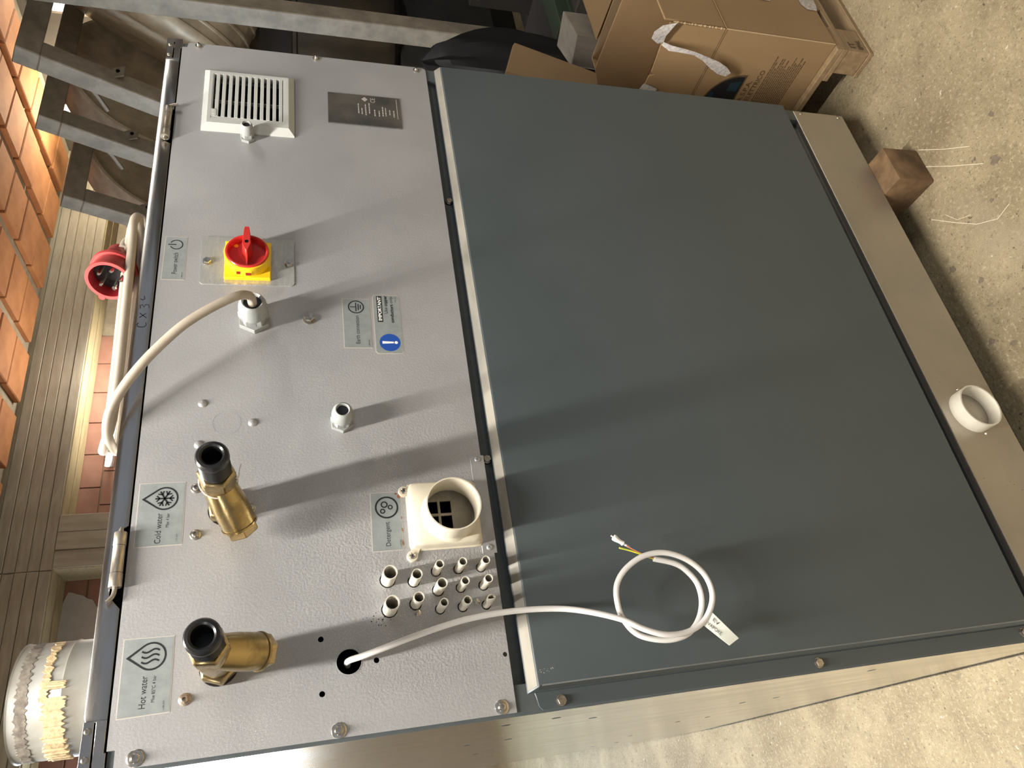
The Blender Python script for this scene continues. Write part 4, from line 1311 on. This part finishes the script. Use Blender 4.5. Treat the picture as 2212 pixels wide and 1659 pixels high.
MB().tube([(138.5, -48, 695), (142, -48.5, 699.5)], 0.7, 6).build('taped_end', 'cable_white', wc)
# paper tag folded over the loop
tg = MB()
q0, q1, q2, q3 = V(64.5, -46, 616.1), V(34.4, -52, 597.3), V(29.1, -53, 609.5), V(51.7, -44, 625.6)
N = 8
vs_ = []
for i in range(N + 1):
    t = i / N
    a = q0.lerp(q1, t)
    c = q3.lerp(q2, t)
    bow = V(0, -1.0 * math.sin(PI * t), 0.8 * math.sin(PI * t))
    vs_ += [a + bow, c + bow, a + bow + V(0, 0.5, 0), c + bow + V(0, 0.5, 0)]
fs = []
for i in range(N):
    for (u_, v_) in ((0, 1), (1, 3), (3, 2), (2, 0)):
        fs.append((4 * i + u_, 4 * i + v_, 4 * i + 4 + v_, 4 * i + 4 + u_))
fs += [(0, 1, 3, 2), (4 * N, 4 * N + 1, 4 * N + 3, 4 * N + 2)]
tg.add(vs_, fs)
tag_o = tg.build('paper_tag', 'paper_tag', wc)
ux = (q1 - q0).normalized()
uz = (q0 - q3).normalized()
def tagpt(s_, t_):
    a = q0.lerp(q1, t_)
    c = q3.lerp(q2, t_)
    return a.lerp(c, s_) + V(0, -1.0 * math.sin(PI * t_) - 1.0, 0.8 * math.sin(PI * t_))
b = MB()
b.text('EV', 0, 0, 6.5, 3.4, 0, ux=ux, uz=uz, at=tagpt(0.42, 0.22))
b.text('VAPORE', 0, 0, 15.5, 3.2, 0, ux=(tagpt(0.86, 0.62) - tagpt(0.86, 0.12)).normalized(), uz=uz, at=tagpt(0.86, 0.12))
b.build('handwriting', 'marker', tag_o, fixn=False)

# ================================================================== AROUND THE MACHINE
# timber sleepers carrying it
wb = MB()
wb.box(688, 758, -37, 1100, 0, 69.6)
o = wb.build('timber_block', 'block_wood', bevel=2.5, seg=2)
tag(o, 'square brown timber sleeper poking out under the machine plinth', 'timber')
o = MB().box(90, 160, 70, 1100, 0, 69.6).build('timber_block', 'block_wood', bevel=2.5, seg=2)
tag(o, 'timber sleeper hidden in the shadow under the machine side with the inlets', 'timber')

# low pallet
pal = empty('pallet', (1300, 250, 0), 'small worn wooden pallet standing right of the machine', 'pallet')
PX, PY = 974.0, -60.0
for (xa, xb) in ((0, 66), (290, 356), (574, 640)):
    for (ya, yb_) in ((1, 47), (288, 334), (572, 619)):
        MB().box(PX + xa + 1, PX + xb - 1, PY + ya, PY + yb_, 9, 55).build('pallet_block', 'pallet_wood', pal, bevel=1.5)
for (ya, yb_) in ((0, 64), (280, 340), (556, 620)):
    MB().box(PX, PX + 640, PY + ya, PY + min(yb_, 620) - 14, 0, 9).build('bottom_board', 'pallet_wood', pal, bevel=1.2)
    MB().box(PX, PX + 640, PY + ya, PY + yb_, 55, 66).build('stringer_board', 'pallet_wood', pal, bevel=1.2)
for i in range(6):
    xa = PX + i * 115
    MB().box(xa, xa + 65, PY, PY + 620, 66, 78).build('deck_board', 'pallet_wood', pal, bevel=1.2)
b = MB()
b.text('IT', PX + 12, 34, 16, 11, PY + 0.4, bold=0.03)
b.text('EPAL', PX + 10, 18, 26, 9, PY + 0.4, bold=0.03)
b.build('brand_stamp', 'box_print', pal, fixn=False)

# big cardboard box, flaps up
BX, BYY, B0, B1 = 984.0, -62.0, 78.4, 296.0
bw, bl = 470.0, 400.0
box = empty('cardboard_box', (BX + bw / 2, BYY + bl / 2, B0), 'large open brown cardboard box on the pallet with printed side', 'box')
T = 3.5
bb = MB()
bb.box(BX, BX + T, BYY, BYY + bl, B0, B1)
bb.box(BX + bw - T, BX + bw, BYY, BYY + bl, B0, B1)
bb.box(BX + T, BX + bw - T, BYY, BYY + T, B0, B1)
bb.box(BX + T, BX + bw - T, BYY + bl - T, BYY + bl, B0, B1)
bb.box(BX + T, BX + bw - T, BYY + T, BYY + bl - T, B0, B0 + T)
bb.build('carton_body', 'cardboard', box, bevel=0.8)
# flaps: ragged top on the printed side
random.seed(14)
fp = [(BYY + 3, B1 + 1), (BYY + bl - 3, B1 + 1), (BYY + bl - 5, B1 + 98), (BYY + 180, B1 + 100), (BYY + 130, B1 + 99), (BYY + 104, B1 + 98), (BYY + 100, B1 + 88), (BYY + 97, B1 + 97), (BYY + 20, B1 + 104), (BYY + 4, B1 + 103)]
MB().prism(fp, BX + 1, BX + 1 + T, 'yz').build('flap', 'cardboard', box, bevel=0.4)
MB().box(BX + 8, BX + bw - 4, BYY + 1, BYY + 1 + T, B1 + 1, B1 + 112).build('flap', 'cardboard', box, bevel=0.4)
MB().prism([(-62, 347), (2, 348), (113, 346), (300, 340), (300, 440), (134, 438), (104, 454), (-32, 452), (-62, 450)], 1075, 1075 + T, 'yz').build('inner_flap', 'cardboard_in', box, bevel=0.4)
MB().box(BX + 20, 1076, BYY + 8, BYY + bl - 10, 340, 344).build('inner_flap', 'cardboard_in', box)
MB().tube([(BX - 0.2, BYY, B1), (BX - 0.4, BYY + 60, B1 + 0.3), (BX - 0.4, BYY + 200, B1 - 0.3), (BX - 0.2, BYY + bl, B1)], 0.9, 6).build('crease', 'cardboard_in', box)
MB().tube([(BX + 2, BYY - 0.2, B1), (BX + 120, BYY - 0.4, B1 + 0.4), (BX + 300, BYY - 0.2, B1)], 0.9, 6).build('crease', 'cardboard_in', box)
MB().tube([(BX - 0.2, BYY - 0.3, B0 + 2), (BX - 0.3, BYY - 0.3, B1 - 60), (BX - 0.3, BYY - 0.3, B1)], 1.1, 6).build('corner_edge', 'cardboard_edge', box)
b = MB()
for i in range(18):
    z = B1 + 2 + i * 5.4
    b.lathe((BX + 1, BYY + 1, z), (0, 0, 1), [(random.uniform(0.5, 2.0), 0), (random.uniform(0.6, 2.2), 3), (0.4, 5)], 6)
b.build('torn_corner', 'cardboard_edge', box, kind='stuff')
# print on the side facing the machine
XF = BX - 0.3
def yz_poly(name, pts, mat, parent, x=XF):
    MB().add([(x, p[0], p[1]) for p in pts], [tuple(range(len(pts)))]).build(name, mat, parent)
arc = [(85 + 64 * math.cos(a), 212.5 + 60 * math.sin(a)) for a in [PI * i / 24 for i in range(25)]]
yz_poly('logo_border', [(85 + 68 * math.cos(a), 209.5 + 66 * math.sin(a)) for a in [PI * i / 24 for i in range(25)]], 'box_print', box, XF)
yz_poly('logo_field', arc, 'logo_dark', box, XF - 0.3)
yz_poly('logo_letter', [(30, 216), (52, 216), (52, 236), (36, 236)], 'logo_blue', box, XF - 0.6)
yz_poly('logo_letter', [(66 + 9 * math.cos(a * PI / 8), 262 + 5 * math.sin(a * PI / 8)) for a in range(16)], 'logo_blue', box, XF - 0.6)
def box_text(s_, y_right, z, wid, cap):
    b = MB()
    b.text(s_, 0, 0, wid, cap, 0, ux=V(0, -1, 0), uz=V(0, 0, 1), at=V(XF - 0.2, y_right + wid, z), bold=0.01)
    b.build('printed_word', 'box_print', box, fixn=False)
box_text('A S.P.A.', 28, 195, 44, 9)
box_text('ELETTRICO', 4, 181, 64, 9)
b = MB()
random.seed(9)
for i in range(15):
    z = 173 - i * 4.1
    y0 = -16 - random.uniform(-14, 8)
    if i in (0, 6, 9, 12):
        y0 -= 14
    y = y0
    while y < 96:
        wd = random.uniform(3, 9)
        b.box(XF - 0.15, XF, y, y + wd, z, z + 1.7)
        y += wd + 1.1
b.build('small_print', 'box_print', box, kind='stuff')
# torn parcel tape
def ribbon(name, pts, wd, up, mat, parent):
    vs_ = []
    n = len(pts)
    for i, p in enumerate(pts):
        p = V(*p)
        w_ = wd[i] if isinstance(wd, (list, tuple)) else wd
        u_ = V(*up[i]).normalized() if isinstance(up, list) else V(*up).normalized()
        vs_ += [p + u_ * w_ / 2, p - u_ * w_ / 2, p - u_ * w_ / 2 + V(0.6, 0.3, 0), p + u_ * w_ / 2 + V(0.6, 0.3, 0)]
    fs = []
    for i in range(n - 1):
        for k in range(4):
            j = (k + 1) % 4
            fs.append((4 * i + k, 4 * i + j, 4 * i + 4 + j, 4 * i + 4 + k))
    fs += [(0, 1, 2, 3), (4 * n - 1, 4 * n - 2, 4 * n - 3, 4 * n - 4)]
    MB().add(vs_, fs).build(name, mat, parent)
ribbon('parcel_tape', [(975, -62, 404), (973, -52, 412), (974, -38, 414), (977, -26, 405)], [24, 30, 24, 10], (0, 0.35, 1), 'tape_clear', box)
ribbon('parcel_tape', [(975, -27, 402), (968, -25, 388), (964, -26, 366), (962, -25, 345), (962, -18, 322), (963, -8, 298), (964, 1, 278), (965, 8, 262)],
       [6, 10, 8, 6, 9, 17, 18, 10], [(0, 1, 0.4), (0, 1, 0.2), (0, 1, 0.1), (0, 1, 0.2), (0, 1, 0.5), (0, 1, 0.6), (0, 1, 0.7), (0, 1, 0.8)], 'tape_clear', box)
ribbon('parcel_tape', [(981, 62, 402), (980.5, 66, 385), (981, 70, 372)], [14, 15, 14], (0, 1, 0.3), 'tape_clear', box)
ribbon('parcel_tape', [(1112, -63, 90), (1090, -63.5, 92), (1078, -63.2, 90)], [34, 32, 20], (0, 0, 1), 'tape_clear', box)
ribbon('parcel_tape', [(1110, -63, 188), (1086, -63.4, 186)], [26, 22], (0, 0, 1), 'tape_clear', box)

# grey weathered crate and smaller carton behind the big box
def slab(name, q, d, mat, label, cat, bevel=1.5):
    b = MB()
    d = V(*d)
    q = [V(*p) for p in q]
    b.hexa([q[0], q[1], q[2], q[3], q[0] + d, q[1] + d, q[2] + d, q[3] + d])
    o = b.build(name, mat, bevel=bevel)
    return tag(o, label, cat)
slab('wooden_crate', [(1642, 343, 78.5), (1504, 314, 78.5), (1474, 382, 78.5), (1609, 420, 78.5)], (0, 0, 252), 'old_wood', 'weathered grey wooden box behind the big cardboard box', 'crate')
c2 = empty('carton', (1740, 280, 0), 'second carton with a raised flap behind the big open box', 'box')
MB().box(1670, 1800, 235, 330, 0, 150).build('carton_body', 'cardboard', c2, bevel=1)
def tri_panel(a, b_, c, mat, name):
    a, b_, c = V(*a), V(*b_), V(*c)
    d = V(1.2, 3.0, -1.0)
    MB().add([a, b_, c, a + d, b_ + d, c + d], [(0, 1, 2), (5, 4, 3), (0, 3, 4, 1), (1, 4, 5, 2), (2, 5, 3, 0)]).build(name, mat, c2)
tri_panel((1473, 300, 292), (1767, 300, 295), (1676, 240, 197), 'cardboard', 'flap')
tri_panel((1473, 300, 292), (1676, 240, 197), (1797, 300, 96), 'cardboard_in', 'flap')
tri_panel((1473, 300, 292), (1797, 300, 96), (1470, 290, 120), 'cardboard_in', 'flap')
slab('cardboard_sheet', [(1345, 250, 530), (1242, 250, 564), (1190, 256, 320), (1262, 256, 300)], (6, 12, 1), 'cardboard', 'tan cardboard sheet leaning between the machine and the grey beam', 'cardboard', 0.6)

# ------------------------------------------------------------------ rack of drum units behind the machine
AX = V(0, 0.40, -0.917).normalized()     # down the leaning frames
NX = V(1, 0, 0).cross(AX)                # away from the viewer
def drum_unit(c, label, wid=954.0, hgt=823.0, rad=360.0, body=True):
    c = V(*c)
    o = empty('drum_unit', c + AX * hgt, label, 'machine drum', 'stacked drum units')
    t = 74.0
    def bar(p0, p1, u_, v_, name='frame_tube'):
        q = []
        for p in (p0, p1):
            q += [p + u_ * -t / 2 + v_ * -t / 2, p + u_ * t / 2 + v_ * -t / 2, p + u_ * t / 2 + v_ * t / 2, p + u_ * -t / 2 + v_ * t / 2]
        MB().hexa(q).build(name, 'rack_steel', o, bevel=3)
    ex = V(1, 0, 0)
    c0 = c + ex * t / 2 + AX * t / 2
    bar(c0 - ex * t / 2, c0 + ex * (wid - t / 2), AX, NX)
    bar(c0 + AX * (hgt - t) - ex * t / 2, c0 + AX * (hgt - t) + ex * (wid - t / 2), AX, NX)
    bar(c0 + AX * t / 2, c0 + AX * (hgt - 1.5 * t), ex, NX)
    bar(c0 + ex * (wid - t) + AX * t / 2, c0 + ex * (wid - t) + AX * (hgt - 1.5 * t), ex, NX)
    dc = c + ex * wid / 2 + AX * 397 + NX * 10
    DA = (NX * -1.0 + V(1.15, 0, -0.25)).normalized() if body else NX * -1.0
    if body:
        prof = [(0, -60), (rad - 60, -60), (rad - 10, -30), (rad + 6, -6), (rad + 6, 6), (rad - 3, 10)]
        h = 10
        while h < 400:
            prof += [(rad - 4, h + 34), (rad + 1.5, h + 38), (rad + 1.5, h + 46), (rad - 4, h + 50)]
            h += 62
        prof += [(rad - 4, 460), (rad - 30, 474), (0, 474)]
        MB().lathe(dc, DA, prof, 80).build('drum', 'drum_steel', o, sharp=40)
    else:
        MB().lathe(dc, NX, [(rad - 8, 150), (rad - 4, 10), (rad + 4, 4), (rad + 4, -6), (rad - 8, -8), (rad - 26, 4), (rad - 40, 10), (250, 22), (200, 30), (0, 44)], 72).build('drum', 'drum_steel', o, sharp=25)
    # fixing lug and strap on the left tube
    lg = c0 + AX * 255 + ex * 6
    MB().hexa([lg + V(-8, -26, 0), lg + V(46, -26, 0), lg + V(46, -20, 0), lg + V(-8, -20, 0), lg + V(-8, -44, -56), lg + V(46, -44, -56), lg + V(46, -38, -56), lg + V(-8, -38, -56)]).build('lug', 'rack_steel', o, bevel=1.5)
    MB().lathe(lg + V(20, -36, -32), V(0, -1, -0.3), [(7, 0), (7, 5), (0, 5)], 14).build('lug_hole', 'black_void', o)
    s0 = c0 + AX * 150
    MB().tube([s0 + V(-10, -28, 20), s0 + V(-20, 60, -40), s0 + V(-16, 150, -70)], 9, 6, sub=4).build('strap', 'rack_steel', o)
    return o
U1 = (OX + 2420, OY + 1879, OZ + 928)
U2 = (OX + 2398, OY + 2148, OZ + 928)
U3 = (OX + 2349, OY + 2507, OZ + 928)
drum_unit(U1, 'nearest steel washer drum in a leaning square-tube frame')
drum_unit(U2, 'second drum frame, behind the nearest one', body=False)
drum_unit(U3, 'farthest drum frame, its corner brightly lit', body=False)
rk = empty('steel_rack', (OX + 3050, OY + 2200, 0), 'tall steel rack with square posts in front of the drums', 'rack')
rx0, rx1, ry0, ry1 = OX + 2546, OX + 3560, OY + 1685, OY + 3250
for (x, y) in ((rx0, ry0), (rx1 - 74, ry0), (rx0, ry1 - 74), (rx1 - 74, ry1 - 74)):
    MB().box(x, x + 74, y, y + 74, 0, OZ + (1100 if y == ry0 else 100)).build('post', 'rack_steel', rk, bevel=3)
MB().box(rx0 + 74, rx1 - 74, ry0 + 2, ry0 + 68, 4, 72).build('base_rail', 'rack_steel_dark', rk, bevel=3)
MB().box(rx0 + 6, rx0 + 68, ry0 + 74, ry1 - 74, 4, 72).build('base_rail', 'rack_steel_dark', rk, bevel=3)
MB().box(rx1 - 68, rx1 - 6, ry0 + 74, ry1 - 74, 4, 72).build('base_rail', 'rack_steel_dark', rk, bevel=3)
for (xa, ya) in ((rx0 + 200, ry0 + 480), (rx0 + 480, ry0 + 300)):
    MB().box(xa, xa + 40, ya, ya + 40, 72, OZ - 420).build('stay', 'rack_steel_dark', rk, bevel=2)
# dark tub hanging below the drums
tub = MB().lathe((OX + 3030, OY + 2250, 560), (0, 0, 1), [(0, 0), (380, 0), (430, 30), (440, 60), (440, 420), (446, 426), (446, 440), (430, 446), (0, 446)], 80)
tag(tub.build('steel_tub', 'tub_steel', sharp=35), 'dark round steel tub below the nearest drum', 'tub')
tag(MB().box(OX + 2700, OX + 3440, OY + 1960, OY + 2540, 0, 559).build('storage_crate', 'shade_board', bevel=4), 'crate under the steel tub, colour blackened for the shade', 'crate')
# dark clutter below the drums
sk = MB()
random.seed(31)
n, mrow = 26, 16
vs_ = []
for j in range(mrow + 1):
    t = j / mrow
    for i in range(n):
        a = 2 * PI * i / n
        r = (125 * math.sqrt(max(0, math.sin(PI * min(t * 0.9 + 0.12, 1)))) + 14 * math.sin(3 * a + 5 * t) + 9 * math.sin(7 * a - 9 * t)) * (1 if j < mrow else 0.05)
        vs_.append((1790 + r * math.cos(a), 640 + r * 0.8 * math.sin(a), 640 * t + 10 * math.sin(5 * a) * (t > 0)))
fs = [(j * n + i, j * n + (i + 1) % n, (j + 1) * n + (i + 1) % n, (j + 1) * n + i) for j in range(mrow) for i in range(n)]
fs += [tuple(range(n)), tuple(mrow * n + i for i in range(n))]
sk.add(vs_, fs)
tag(sk.build('rubbish_sack', 'black_sack'), 'full black plastic sack in the dark gap under the drums', 'sack')
tag(MB().box(2010, 2440, 430, 960, 0, 150).build('storage_bin', 'shade_board', bevel=4), 'low bin on the floor behind the cartons, colour blackened for the shade', 'bin')
gs = empty('shelf_beam', (2250, 600, 150), 'dark green steel beam lying on the low blackened bin', 'beam')
MB().box(1960, 2430, 575, 640, 150.5, 205).build('web', 'green_steel', gs, bevel=3)
MB().box(1960, 2430, 566, 575, 150.5, 160).build('lip', 'green_steel', gs)
tag(MB().box(2640, 3540, 100, 980, 0, 330).build('storage_bin', 'shade_board', bevel=4), 'large bin right of the rack post, colour blackened for the shade', 'bin')
# partition added near-black, for the unlit void behind the stored parts
tag(MB().box(3560, 3620, 0, 3000, 0, 1550).build('partition', 'shade_board'), 'added partition, blackened for the dark void behind the stored drums', 'partition')
